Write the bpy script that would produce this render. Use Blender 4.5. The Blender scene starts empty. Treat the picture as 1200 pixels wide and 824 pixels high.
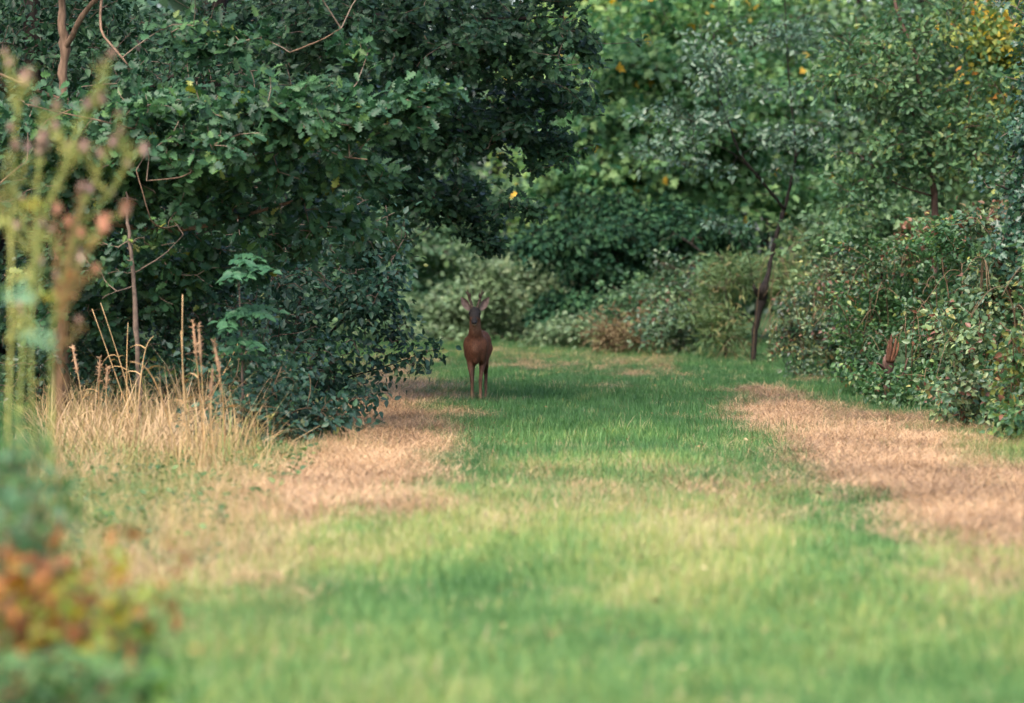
import bpy, math, random
import numpy as np
from mathutils import Matrix, Vector, Euler

SC = bpy.context.scene
COL = SC.collection

# ------------------------------------------------------------------ camera
F, CH, HY = 4500.0, 1.3, 326.0          # focal length in photo pixels, eye height, horizon row
cam = bpy.data.cameras.new('camera')
cam.sensor_width = 36.0
cam.lens = 135.0
cam.clip_start = 0.5
cam.clip_end = 2000.0
cam.dof.use_dof = True
cam.dof.focus_distance = 35.5
cam.dof.aperture_fstop = 2.5
camo = bpy.data.objects.new('camera', cam)
COL.objects.link(camo)
camo.location = (0, 0, CH)
camo.rotation_euler = (math.radians(90) - math.atan((412 - HY) / F), 0, 0)
SC.camera = camo

# ------------------------------------------------------------------ sky, sun, exposure
SUN_EL, SUN_AZ = math.radians(52), math.radians(205)      # azimuth clockwise from +Y: behind the camera, a little to the left
w = bpy.data.worlds.new('World')
SC.world = w
w.use_nodes = True
nt = w.node_tree
bg = nt.nodes['Background']
sky = nt.nodes.new('ShaderNodeTexSky')
sky.sky_type = 'NISHITA'
sky.sun_disc = False
sky.sun_elevation = SUN_EL
sky.sun_rotation = SUN_AZ
sky.dust_density = 4.0
sky.air_density = 1.0
nt.links.new(sky.outputs[0], bg.inputs[0])
bg.inputs[1].default_value = 0.15
sl = bpy.data.lights.new('sun', 'SUN')
sl.energy = 1.05
sl.angle = math.radians(34)
sl.color = (1.0, 0.93, 0.82)
so = bpy.data.objects.new('sun', sl)
COL.objects.link(so)
so.location = (0, 0, 40)
sd = Vector((math.sin(SUN_AZ) * math.cos(SUN_EL), math.cos(SUN_AZ) * math.cos(SUN_EL), math.sin(SUN_EL)))
so.rotation_euler = (-sd).to_track_quat('-Z', 'Y').to_euler()
SC.view_settings.view_transform = 'Standard'
SC.view_settings.look = 'None'
SC.view_settings.exposure = 1.9
SC.view_settings.gamma = 1.0
cy = SC.cycles
cy.max_bounces = 8
cy.diffuse_bounces = 4
cy.glossy_bounces = 2
cy.transmission_bounces = 5
cy.transparent_max_bounces = 4
cy.use_adaptive_sampling = True
cy.adaptive_threshold = 0.012
cy.caustics_reflective = False
cy.caustics_refractive = False

# ------------------------------------------------------------------ helpers: layout
def gz(x, y):
    """height of the ground: nearly level ride, low banks on both sides"""
    x = np.asarray(x, float); y = np.asarray(y, float)
    h = 0.025 * np.sin(x * 1.3 + 0.4 * y) * np.sin(y * 0.37 + 1.0) + 0.012 * np.sin(3.1 * x + 1) * np.sin(2.3 * y)
    tl = np.clip((-3.0 - x) / 4.0, 0, 1); tr = np.clip((x - 4.6) / 5.0, 0, 1)
    return h + 0.5 * tl * tl * (3 - 2 * tl) + 0.7 * tr * tr * (3 - 2 * tr)

def W(px, py, d):
    return np.array([(px - 600.0) / F * d, d, CH + (HY - py) / F * d])

def foot(px, d):
    x = (px - 600.0) / F * d
    return np.array([x, d, float(gz(x, d))])

def px_of(p):
    p = np.asarray(p, float)
    return 600 + p[..., 0] / p[..., 1] * F, HY - (p[..., 2] - CH) / p[..., 1] * F

def norm(v):
    return v / np.maximum(np.linalg.norm(v, axis=-1, keepdims=True), 1e-9)

# ------------------------------------------------------------------ helpers: meshes
class MB:
    """collects vertices and faces and links them as one mesh object"""
    def __init__(s):
        s.v = []; s.f = []; s.n = 0; s.t = []; s.m = []
    def add(s, v, faces, tint=None, mat=0):
        v = np.asarray(v, float).reshape(-1, 3)
        for fa in faces:
            fa = np.asarray(fa, np.int64)
            if fa.size:
                s.f.append(fa + s.n); s.m.append(np.full(len(fa), mat))
        s.v.append(v)
        s.t.append(np.zeros(len(v)) if tint is None else np.broadcast_to(np.asarray(tint, float), (len(v),)))
        s.n += len(v)
    def tube(s, pts, rad, sides=5, tint=None, cap=True, mat=0):
        pts = np.asarray(pts, float); n = len(pts)
        rad = np.broadcast_to(np.asarray(rad, float), (n,))
        d = np.gradient(pts, axis=0); d = norm(d)
        ref = np.array([0, 0, 1.0]) if abs(d[:, 2]).mean() < 0.8 else np.array([0, 1.0, 0])
        u = norm(np.cross(d, ref)); w_ = np.cross(u, d)
        a = np.arange(sides) * 2 * math.pi / sides
        ring = u[:, None] * np.cos(a)[None, :, None] + w_[:, None] * np.sin(a)[None, :, None]
        v = (pts[:, None] + ring * rad[:, None, None]).reshape(-1, 3)
        i = np.arange(n - 1)[:, None] * sides; k = np.arange(sides)[None]; k2 = (k + 1) % sides
        q = np.stack([i + k, i + k2, i + sides + k2, i + sides + k], -1).reshape(-1, 4)
        fs = [q]
        if cap and sides >= 3:
            fs.append(np.arange(sides)[None, ::-1]); fs.append(((n - 1) * sides + np.arange(sides))[None])
        s.add(v, fs, tint, mat)
    def mesh(s, name):
        v = np.concatenate(s.v) if s.v else np.zeros((0, 3))
        me = bpy.data.meshes.new(name)
        me.vertices.add(len(v)); me.vertices.foreach_set('co', v.astype(np.float32).ravel())
        if s.f:
            tot = np.concatenate([np.full(len(f), f.shape[1]) for f in s.f]).astype(np.int32)
            loops = np.concatenate([f.ravel() for f in s.f]).astype(np.int32)
            st = np.concatenate([[0], np.cumsum(tot)[:-1]]).astype(np.int32)
            me.loops.add(len(loops)); me.loops.foreach_set('vertex_index', loops)
            me.polygons.add(len(tot)); me.polygons.foreach_set('loop_start', st)
            me.polygons.foreach_set('loop_total', tot)
            me.polygons.foreach_set('material_index', np.concatenate(s.m).astype(np.int32))
        me.update(calc_edges=True)
        at = me.attributes.new('tint', 'FLOAT', 'POINT')
        at.data.foreach_set('value', np.concatenate(s.t).astype(np.float32))
        return me
    def build(s, name, mats, parent=None, smooth=True, origin=None):
        if origin is not None:
            s.v = [v - np.asarray(origin) for v in s.v]
        me = s.mesh(name)
        if smooth and len(me.polygons):
            me.polygons.foreach_set('use_smooth', np.ones(len(me.polygons), bool))
        for m in (mats if isinstance(mats, (list, tuple)) else [mats]):
            me.materials.append(m)
        o = bpy.data.objects.new(name, me); COL.objects.link(o)
        if parent is not None: o.parent = parent
        return o

def root(name, loc, label, cat, group=None):
    o = bpy.data.objects.new(name, None); COL.objects.link(o)
    o.empty_display_size = 0.1
    o.location = loc
    return tag(o, label, cat, group)

def tag(o, label=None, cat=None, group=None, kind=None):
    if label: o['label'] = label
    if cat: o['category'] = cat
    if group: o['group'] = group
    if kind: o['kind'] = kind
    return o

# ------------------------------------------------------------------ helpers: materials
def nodes_of(name):
    m = bpy.data.materials.new(name); m.use_nodes = True
    m.node_tree.nodes.clear()
    return m, m.node_tree

def ramp(nt, stops):
    r = nt.nodes.new('ShaderNodeValToRGB')
    e = r.color_ramp.elements
    while len(e) > 1: e.remove(e[-1])
    e[0].position = stops[0][0]; e[0].color = (*stops[0][1], 1)
    for p, c in stops[1:]:
        k = e.new(p); k.color = (*c, 1)
    return r

def leaf_material(name, stops, rough=0.5, transl=0.3, spec=0.35, noise=3.0, nmix=0.35):
    m, nt = nodes_of(name); N, L = nt.nodes.new, nt.links.new
    at = N('ShaderNodeAttribute'); at.attribute_name = 'tint'
    oi = N('ShaderNodeObjectInfo')
    ad = N('ShaderNodeMath'); ad.operation = 'ADD'
    L(at.outputs['Fac'], ad.inputs[0]); L(oi.outputs['Random'], ad.inputs[1])
    fr = N('ShaderNodeMath'); fr.operation = 'FRACT'; L(ad.outputs[0], fr.inputs[0])
    tc = N('ShaderNodeNewGeometry')
    nz = N('ShaderNodeTexNoise'); nz.inputs['Scale'].default_value = noise; nz.inputs['Detail'].default_value = 2
    L(tc.outputs['Position'], nz.inputs['Vector'])
    nz2 = N('ShaderNodeTexNoise'); nz2.inputs['Scale'].default_value = 60; L(tc.outputs['Position'], nz2.inputs['Vector'])
    r = ramp(nt, stops); L(fr.outputs[0], r.inputs[0])
    # slow variation between sprays, fine mottling on the blade
    mr = N('ShaderNodeMapRange'); mr.inputs[1].default_value = 0.3; mr.inputs[2].default_value = 0.7
    mr.inputs[3].default_value = 1 - nmix; mr.inputs[4].default_value = 1 + nmix
    L(nz.outputs[0], mr.inputs[0])
    mr2 = N('ShaderNodeMapRange'); mr2.inputs[1].default_value = 0.3; mr2.inputs[2].default_value = 0.7
    mr2.inputs[3].default_value = 0.8; mr2.inputs[4].default_value = 1.2
    L(nz2.outputs[0], mr2.inputs[0])
    mu = N('ShaderNodeMath'); mu.operation = 'MULTIPLY'; L(mr.outputs[0], mu.inputs[0]); L(mr2.outputs[0], mu.inputs[1])
    vm = N('ShaderNodeVectorMath'); vm.operation = 'SCALE'; L(r.outputs[0], vm.inputs[0]); L(mu.outputs[0], vm.inputs['Scale'])
    p = N('ShaderNodeBsdfPrincipled'); L(vm.outputs[0], p.inputs['Base Color'])
    p.inputs['Roughness'].default_value = rough; p.inputs['Specular IOR Level'].default_value = spec
    t = N('ShaderNodeBsdfTranslucent')
    hs = N('ShaderNodeHueSaturation'); hs.inputs['Saturation'].default_value = 1.15; hs.inputs['Value'].default_value = 1.3
    L(vm.outputs[0], hs.inputs['Color']); L(hs.outputs[0], t.inputs['Color'])
    mx = N('ShaderNodeMixShader'); mx.inputs[0].default_value = transl
    L(p.outputs[0], mx.inputs[1]); L(t.outputs[0], mx.inputs[2])
    o = N('ShaderNodeOutputMaterial'); L(mx.outputs[0], o.inputs[0])
    return m

def rough_material(name, c1, c2, scale=12, rough=0.85, stretch=(1, 1, 1), bump=0.4, detail=6, c3=None):
    m, nt = nodes_of(name); N, L = nt.nodes.new, nt.links.new
    tc = N('ShaderNodeTexCoord'); mp = N('ShaderNodeMapping'); mp.inputs['Scale'].default_value = stretch
    L(tc.outputs['Object'], mp.inputs[0])
    nz = N('ShaderNodeTexNoise'); nz.inputs['Scale'].default_value = scale; nz.inputs['Detail'].default_value = detail
    L(mp.outputs[0], nz.inputs['Vector'])
    st = [(0.3, c1), (0.7, c2)] + ([(0.85, c3)] if c3 else [])
    r = ramp(nt, st); L(nz.outputs[0], r.inputs[0])
    p = N('ShaderNodeBsdfPrincipled'); L(r.outputs[0], p.inputs['Base Color'])
    p.inputs['Roughness'].default_value = rough; p.inputs['Specular IOR Level'].default_value = 0.2
    b = N('ShaderNodeBump'); b.inputs['Strength'].default_value = bump; b.inputs['Distance'].default_value = 0.02
    L(nz.outputs[0], b.inputs['Height']); L(b.outputs[0], p.inputs['Normal'])
    o = N('ShaderNodeOutputMaterial'); L(p.outputs[0], o.inputs[0])
    return m

def blade_material(name, stops, transl=0.3, var=0.35):
    """grass: colour from the tuft's own tint (set per tuft) plus the blade's"""
    m, nt = nodes_of(name); N, L = nt.nodes.new, nt.links.new
    ai = N('ShaderNodeAttribute'); ai.attribute_type = 'INSTANCER'; ai.attribute_name = 'tuft_tint'
    ag = N('ShaderNodeAttribute'); ag.attribute_name = 'tint'
    mr = N('ShaderNodeMapRange'); mr.inputs[3].default_value = -var / 2; mr.inputs[4].default_value = var / 2
    L(ag.outputs['Fac'], mr.inputs[0])
    ad = N('ShaderNodeMath'); ad.operation = 'ADD'; ad.use_clamp = True
    L(ai.outputs['Fac'], ad.inputs[0]); L(mr.outputs[0], ad.inputs[1])
    r = ramp(nt, stops); L(ad.outputs[0], r.inputs[0])
    p = N('ShaderNodeBsdfPrincipled'); L(r.outputs[0], p.inputs['Base Color'])
    p.inputs['Roughness'].default_value = 0.5; p.inputs['Specular IOR Level'].default_value = 0.3
    t = N('ShaderNodeBsdfTranslucent'); L(r.outputs[0], t.inputs['Color'])
    mx = N('ShaderNodeMixShader'); mx.inputs[0].default_value = transl
    L(p.outputs[0], mx.inputs[1]); L(t.outputs[0], mx.inputs[2])
    o = N('ShaderNodeOutputMaterial'); L(mx.outputs[0], o.inputs[0])
    return m

G = lambda *a: a
M = {}
M['oak'] = leaf_material('oak_leaf', [(0, G(.018, .056, .028)), (.45, G(.030, .080, .037)), (.8, G(.048, .115, .044)), (.97, G(.080, .16, .045)), (.995, G(.20, .21, .04))], .48, .27, .33)
M['oak_in_shade'] = leaf_material('shaded_oak_leaf', [(0, G(.012, .038, .019)), (.6, G(.021, .058, .027)), (1, G(.040, .088, .036))], .5, .25, .3)  # oak leaf darkened so its colour carries the deep shade of the wood
M['hazel'] = leaf_material('shrub_leaf', [(0, G(.012, .040, .026)), (.6, G(.022, .062, .035)), (.95, G(.040, .095, .045)), (.99, G(.16, .17, .05))], .48, .22, .35)
M['ash'] = leaf_material('ash_leaf', [(0, G(.024, .075, .036)), (1, G(.042, .108, .046))], .45, .3, .4)
M['maple'] = leaf_material('maple_leaf', [(0, G(.030, .095, .042)), (.45, G(.062, .150, .062)), (.80, G(.115, .22, .085)), (.955, G(.17, .27, .095)), (.990, G(.17, .27, .09)), (.994, G(.55, .33, .04))], .5, .4, .3)
M['sunlit_leaf'] = leaf_material('lit_leaf', [(0, G(.075, .16, .06)), (.5, G(.135, .235, .08)), (.93, G(.24, .33, .11)), (.990, G(.24, .33, .11)), (.994, G(.6, .40, .08))], .5, .45, .3)  # sunlight on the far tree put into the leaf colour
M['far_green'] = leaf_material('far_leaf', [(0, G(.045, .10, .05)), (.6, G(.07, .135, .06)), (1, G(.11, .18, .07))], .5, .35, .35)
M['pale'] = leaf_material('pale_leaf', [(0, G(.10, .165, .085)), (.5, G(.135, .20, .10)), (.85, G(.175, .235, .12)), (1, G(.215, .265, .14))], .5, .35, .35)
M['bough_shade'] = leaf_material('shaded_bough_leaf', [(0, G(.010, .036, .020)), (.7, G(.020, .06, .028)), (1, G(.040, .09, .036))], .6, .2, .12, nmix=.5)  # broadleaf boughs in shade: the shade is in this dark colour
M['elder'] = leaf_material('elder_leaf', [(0, G(.040, .088, .052)), (.6, G(.068, .122, .074)), (1, G(.105, .165, .10))], .4, .28, .5)
M['sapling'] = leaf_material('sapling_leaf', [(0, G(.036, .092, .044)), (.6, G(.062, .132, .054)), (.93, G(.105, .175, .065)), (1, G(.24, .26, .07))], .48, .38, .35)
M['yellowing'] = leaf_material('yellowing_leaf', [(0, G(.07, .14, .04)), (.55, G(.15, .21, .055)), (.85, G(.28, .3, .07)), (.94, G(.5, .38, .06)), (.985, G(.6, .25, .05))], .5, .4, .3)
M['hawthorn'] = leaf_material('hawthorn_leaf', [(0, G(.014, .046, .028)), (.7, G(.026, .07, .036)), (.96, G(.05, .11, .04)), (1, G(.18, .22, .05))], .38, .2, .5)
M['bramble'] = leaf_material('bramble_leaf', [(0, G(.028, .068, .034)), (.35, G(.055, .108, .050)), (.65, G(.090, .152, .068)), (.82, G(.16, .22, .095)), (.89, G(.20, .25, .11)), (.925, G(.26, .25, .07)), (.94, G(.17, .075, .045)), (1, G(.13, .055, .035))], .42, .3, .5, noise=1.6, nmix=.55)
M['bramble_green'] = leaf_material('green_bramble_leaf', [(0, G(.026, .075, .030)), (.45, G(.052, .118, .042)), (.78, G(.095, .17, .055)), (.9, G(.18, .24, .07)), (.95, G(.26, .25, .06)), (.97, G(.16, .07, .04)), (1, G(.13, .06, .035))], .42, .32, .45, noise=1.3, nmix=.55)
M['bramble_dry'] = leaf_material('autumn_bramble_leaf', [(0, G(.045, .09, .045)), (.45, G(.085, .14, .06)), (.68, G(.16, .18, .07)), (.76, G(.17, .10, .06)), (1, G(.17, .075, .045))], .5, .3, .35)
M['weed'] = leaf_material('weed_leaf', [(0, G(.07, .125, .05)), (.5, G(.12, .175, .07)), (.85, G(.19, .22, .085)), (1, G(.26, .21, .10))], .55, .4, .25)
M['rust'] = leaf_material('rusty_leaf', [(0, G(.15, .050, .014)), (.5, G(.25, .088, .022)), (.8, G(.30, .14, .035)), (.9, G(.15, .18, .035)), (1, G(.10, .042, .018))], .55, .3, .3)
M['rust_litter'] = leaf_material('fallen_leaf', [(0, G(.07, .045, .028)), (.5, G(.14, .08, .04)), (.85, G(.30, .20, .10)), (1, G(.45, .34, .2))], .8, .15, .15)
M['yellow'] = leaf_material('yellow_leaf', [(0, G(.12, .19, .025)), (.6, G(.26, .25, .025)), (1, G(.36, .28, .03))], .5, .4, .3)
M['fresh'] = leaf_material('fresh_leaf', [(0, G(.05, .13, .035)), (.6, G(.09, .20, .045)), (1, G(.17, .28, .06))], .5, .38, .35)
M['weed_green'] = leaf_material('weed_green_leaf', [(0, G(.030, .085, .028)), (.6, G(.055, .125, .036)), (1, G(.10, .17, .045))], .5, .3, .35)
M['blue_leaf'] = leaf_material('bluish_leaf', [(0, G(.06, .14, .06)), (1, G(.13, .24, .13))], .5, .25, .4)
M['dead_fern'] = leaf_material('dead_bracken', [(0, G(.095, .075, .04)), (.5, G(.16, .11, .06)), (.8, G(.20, .15, .08)), (1, G(.15, .17, .07))], .7, .3, .15)
M['wood_leaf'] = leaf_material('woodland_leaf', [(0, G(.022, .055, .032)), (.6, G(.038, .085, .042)), (1, G(.065, .12, .05))], .5, .25, .35, noise=.6, nmix=.5)
M['thistle_stem'] = leaf_material('thistle_stem', [(0, G(.20, .24, .06)), (.6, G(.30, .31, .09)), (1, G(.36, .30, .09))], .6, .15, .25)
M['thistle_dead'] = leaf_material('withered_thistle', [(0, G(.13, .085, .045)), (.6, G(.24, .13, .055)), (1, G(.24, .20, .07))], .65, .2, .2)
M['thistle_head'] = leaf_material('thistle_head', [(0, G(.24, .15, .11)), (.6, G(.36, .24, .18)), (1, G(.30, .19, .20))], .8, .2, .1)
M['thistle_orange'] = leaf_material('thistle_orange_head', [(0, G(.38, .17, .10)), (1, G(.46, .26, .17))], .8, .3, .1)
M['straw'] = leaf_material('straw_stem', [(0, G(.30, .18, .08)), (.6, G(.40, .26, .12)), (1, G(.46, .32, .17))], .6, .25, .25)
M['straw_ear'] = leaf_material('straw_ear', [(0, G(.32, .19, .11)), (1, G(.44, .29, .18))], .8, .3, .1)
M['bark_oak'] = rough_material('oak_bark', G(.08, .05, .032), G(.24, .15, .10), 30, stretch=(1, 1, .2), bump=.8, c3=G(.31, .22, .15))
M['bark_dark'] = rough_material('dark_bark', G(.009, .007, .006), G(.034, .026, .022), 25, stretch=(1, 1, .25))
M['bark_red'] = rough_material('reddish_bark', G(.05, .03, .024), G(.17, .10, .08), 25, stretch=(1, 1, .25))
M['twig'] = rough_material('twig_bark', G(.06, .045, .035), G(.17, .12, .09), 20)
M['twig_pale'] = rough_material('pale_twig_bark', G(.12, .085, .062), G(.26, .19, .14), 20)
M['cane'] = rough_material('bramble_cane', G(.06, .038, .027), G(.16, .115, .06), 14)
M['torn_wood'] = rough_material('torn_wood', G(.04, .021, .015), G(.13, .055, .03), 30, stretch=(1, 1, .2))
M['grass'] = blade_material('grass_blade', [(0, G(.038, .105, .034)), (.3, G(.066, .168, .042)), (.55, G(.150, .272, .080)), (.75, G(.31, .335, .08)), (.9, G(.44, .36, .18)), (1, G(.5, .39, .23))], .35)
M['dry'] = blade_material('dry_grass_blade', [(0, G(.10, .062, .036)), (.3, G(.33, .205, .11)), (.65, G(.52, .325, .165)), (1, G(.66, .46, .27))], .25, 1.3)
M['rank'] = blade_material('rank_grass_blade', [(0, G(.06, .14, .045)), (.25, G(.15, .22, .06)), (.45, G(.29, .25, .085)), (.72, G(.40, .265, .115)), (1, G(.48, .33, .19))], .3, .5)

def ground_material():
    m, nt = nodes_of('ground_soil_and_thatch'); N, L = nt.nodes.new, nt.links.new
    at = N('ShaderNodeAttribute'); at.attribute_name = 'dryness'
    g = N('ShaderNodeNewGeometry')
    nz = N('ShaderNodeTexNoise'); nz.inputs['Scale'].default_value = 9; nz.inputs['Detail'].default_value = 8
    L(g.outputs['Position'], nz.inputs['Vector'])
    a = ramp(nt, [(.3, G(.022, .045, .018)), (.6, G(.045, .075, .03)), (.8, G(.10, .10, .05))])
    b = ramp(nt, [(.3, G(.16, .095, .055)), (.7, G(.36, .22, .13))])
    L(nz.outputs[0], a.inputs[0]); L(nz.outputs[0], b.inputs[0])
    mx = N('ShaderNodeMix'); mx.data_type = 'RGBA'
    L(at.outputs['Fac'], mx.inputs[0]); L(a.outputs[0], mx.inputs[6]); L(b.outputs[0], mx.inputs[7])
    p = N('ShaderNodeBsdfPrincipled'); L(mx.outputs[2], p.inputs['Base Color'])
    p.inputs['Roughness'].default_value = .95; p.inputs['Specular IOR Level'].default_value = .1
    bu = N('ShaderNodeBump'); bu.inputs['Strength'].default_value = .7; bu.inputs['Distance'].default_value = .04
    L(nz.outputs[0], bu.inputs['Height']); L(bu.outputs[0], p.inputs['Normal'])
    o = N('ShaderNodeOutputMaterial'); L(p.outputs[0], o.inputs[0])
    return m
M['ground'] = ground_material()

# ------------------------------------------------------------------ where the ride is straw and where it is green
def vnoise(x, y, s, seed=0):
    x = x / s + seed * 17.3; y = y / s + seed * 7.1
    xi = np.floor(x).astype(np.int64); yi = np.floor(y).astype(np.int64); fx = x - xi; fy = y - yi
    def h(a, b):
        n = np.sin(a * 127.1 + b * 311.7 + seed * 74.7) * 43758.5453
        return n - np.floor(n)
    fx = fx * fx * (3 - 2 * fx); fy = fy * fy * (3 - 2 * fy)
    return (h(xi, yi) * (1 - fx) + h(xi + 1, yi) * fx) * (1 - fy) + (h(xi, yi + 1) * (1 - fx) + h(xi + 1, yi + 1) * fx) * fy

DRY = [  # mown straw lying in drifts: row and column in the photograph, half sizes, how dense
    (395, 560, 110, 42, 1.15), (455, 505, 70, 38, 1.15), (320, 592, 90, 30, .95), (468, 468, 40, 28, .85), (470, 590, 80, 26, .7), (462, 438, 44, 14, .6),
    (912, 482, 50, 19, 1.15), (985, 518, 78, 32, 1.2), (1060, 550, 110, 44, 1.2), (1160, 590, 110, 50, 1.1), (1240, 600, 90, 60, 1.1), (1090, 620, 60, 22, .6), (1010, 572, 60, 20, .55),
    (730, 429, 45, 7, .8), (620, 421, 60, 5, .6),
    (230, 640, 120, 60, .42), (300, 700, 50, 20, .5), (640, 590, 170, 34, .24), (800, 570, 120, 22, .3), (1160, 690, 60, 40, .4), (880, 600, 100, 30, .35), (520, 570, 40, 24, .35)]
YEL = [(640, 620, 200, 40, .34), (830, 625, 120, 45, .42), (800, 690, 120, 60, .22), (230, 620, 160, 80, .5), (700, 545, 160, 30, .22), (1130, 660, 90, 50, .4), (930, 750, 160, 60, .10), (480, 640, 100, 40, .28), (1180, 530, 60, 30, .45)]

def blobs(x, y, table, jit=.35):
    d = np.maximum(y, 1.0)
    px = 600 + x / d * F; py = HY + (CH - gz(x, y)) / d * F
    jx = (vnoise(x, y, .9, 1) - .5) * 66 + (vnoise(x, y, .28, 2) - .5) * 70
    jy = (vnoise(x, y * .45, .9, 3) - .5) * 40 + (vnoise(x, y * .45, .3, 4) - .5) * 32
    out = np.zeros_like(px)
    for cx, cyy, rx, ry, a in table:
        q = ((px + jx - cx) / rx) ** 2 + ((py + jy - cyy) / ry) ** 2
        out = np.maximum(out, a * np.exp(-q ** 1.5 * .8))
    return out
dryness = lambda x, y: np.clip(blobs(x, y, DRY), 0, 1)
yellowness = lambda x, y: blobs(x, y, YEL)

# ------------------------------------------------------------------ ground
def make_ground():
    xs = np.concatenate([[-400, -200, -100, -50, -30, -20], np.arange(-14, 16.01, .3), [22, 32, 55, 100, 200, 400]])
    ys = np.concatenate([[-300, -100, -40, -15, 0], np.arange(5, 100.01, .4), [110, 130, 170, 250, 400, 700]])
    X, Y = np.meshgrid(xs, ys); Z = gz(X, Y)
    nx, ny = len(xs), len(ys)
    i = np.arange(ny - 1)[:, None] * nx + np.arange(nx - 1)[None]
    q = np.stack([i, i + 1, i + nx + 1, i + nx], -1).reshape(-1, 4)
    b = MB(); b.add(np.stack([X, Y, Z], -1), [q])
    o = b.build('ground', M['ground'])
    dr = dryness(X.ravel(), Y.ravel()); dr[(Y.ravel() < 5)] = 0
    a = o.data.attributes.new('dryness', 'FLOAT', 'POINT'); a.data.foreach_set('value', dr.astype(np.float32))
    tag(o, kind='structure')
make_ground()

# ------------------------------------------------------------------ grass (stuff): tuft prototypes and points in one mesh, instanced by its own nodes
def blade(b, base, az, length, lean, width, curve, tint, segs=3):
    d = np.array([math.cos(az), math.sin(az), 0]); s = np.array([-d[1], d[0], 0])
    t = np.linspace(0, 1, segs + 1)
    ang = lean + curve * t
    st = length / segs
    p = [np.array(base, float)]
    for k in range(segs):
        a = (ang[k] + ang[k + 1]) / 2
        p.append(p[-1] + st * (d * math.sin(a) + np.array([0, 0, math.cos(a)])))
    p = np.array(p); wd = width * (1 - t ** 1.6)
    v = []
    for k in range(segs): v += [p[k] - s * wd[k] / 2, p[k] + s * wd[k] / 2]
    v.append(p[-1])
    f4 = [[2 * k, 2 * k + 1, 2 * k + 3, 2 * k + 2] for k in range(segs - 1)]
    k = segs - 1
    b.add(np.array(v), [np.array(f4).reshape(-1, 4), np.array([[2 * k, 2 * k + 1, 2 * k + 2]])], tint)

def make_scatter(name, protos, pos, rotz, tilt, scl, tt, var, mat):
    b = MB(); pid = []
    for k, p in enumerate(protos):
        v = np.concatenate(p.v); b.n = b.n
        off = b.n
        for fa, m_ in zip(p.f, p.m): b.f.append(fa + off); b.m.append(m_)
        b.v.append(v); b.t += p.t; b.n += len(v)
        pid += [k] * len(v)
    npv = b.n
    b.add(pos, [], 0)
    o = b.build(name, mat, smooth=True)
    me = o.data; n = len(pos)
    def attr(nm, typ, data, key='value'):
        a = me.attributes.new(nm, typ, 'POINT'); a.data.foreach_set(key, data)
    attr('proto', 'INT', np.concatenate([pid, np.full(n, -1)]).astype(np.int32))
    attr('variant', 'INT', np.concatenate([np.full(npv, -1), var]).astype(np.int32))
    attr('turn', 'FLOAT_VECTOR', np.concatenate([np.zeros((npv, 3)), np.stack([tilt[:, 0], tilt[:, 1], rotz], -1)]).astype(np.float32).ravel(), 'vector')
    attr('size', 'FLOAT', np.concatenate([np.ones(npv), scl]).astype(np.float32))
    attr('tuft_tint', 'FLOAT', np.concatenate([np.zeros(npv), tt]).astype(np.float32))
    ng = bpy.data.node_groups.new(name + '_nodes', 'GeometryNodeTree')
    ng.interface.new_socket('Geometry', in_out='INPUT', socket_type='NodeSocketGeometry')
    ng.interface.new_socket('Geometry', in_out='OUTPUT', socket_type='NodeSocketGeometry')
    N, L = ng.nodes.new, ng.links.new
    gi, go = N('NodeGroupInput'), N('NodeGroupOutput'); jn = N('GeometryNodeJoinGeometry')
    def named(nm, typ):
        a = N('GeometryNodeInputNamedAttribute'); a.data_type = typ; a.inputs['Name'].default_value = nm
        return [s for s in a.outputs if s.enabled and s.name == 'Attribute'][0]
    aP, aV, aT, aS = named('proto', 'INT'), named('variant', 'INT'), named('turn', 'FLOAT_VECTOR'), named('size', 'FLOAT')
    er = N('FunctionNodeEulerToRotation'); L(aT, er.inputs[0])
    def sel(src, k):
        c = N('FunctionNodeCompare'); c.data_type = 'INT'; c.operation = 'EQUAL'
        ins = [s for s in c.inputs if s.enabled]
        L(src, ins[0]); ins[1].default_value = k
        sg = N('GeometryNodeSeparateGeometry'); sg.domain = 'POINT'
        L(gi.outputs[0], sg.inputs[0]); L([s for s in c.outputs if s.enabled][0], sg.inputs['Selection'])
        return sg.outputs[0]
    for k in range(len(protos)):
        ip = N('GeometryNodeInstanceOnPoints')
        L(sel(aV, k), ip.inputs['Points']); L(sel(aP, k), ip.inputs['Instance'])
        L(er.outputs[0], ip.inputs['Rotation']); L(aS, ip.inputs['Scale'])
        L(ip.outputs[0], jn.inputs[0])
    L(jn.outputs[0], go.inputs[0])
    md = o.modifiers.new('tufts', 'NODES'); md.node_group = ng
    return tag(o, kind='stuff')

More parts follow.
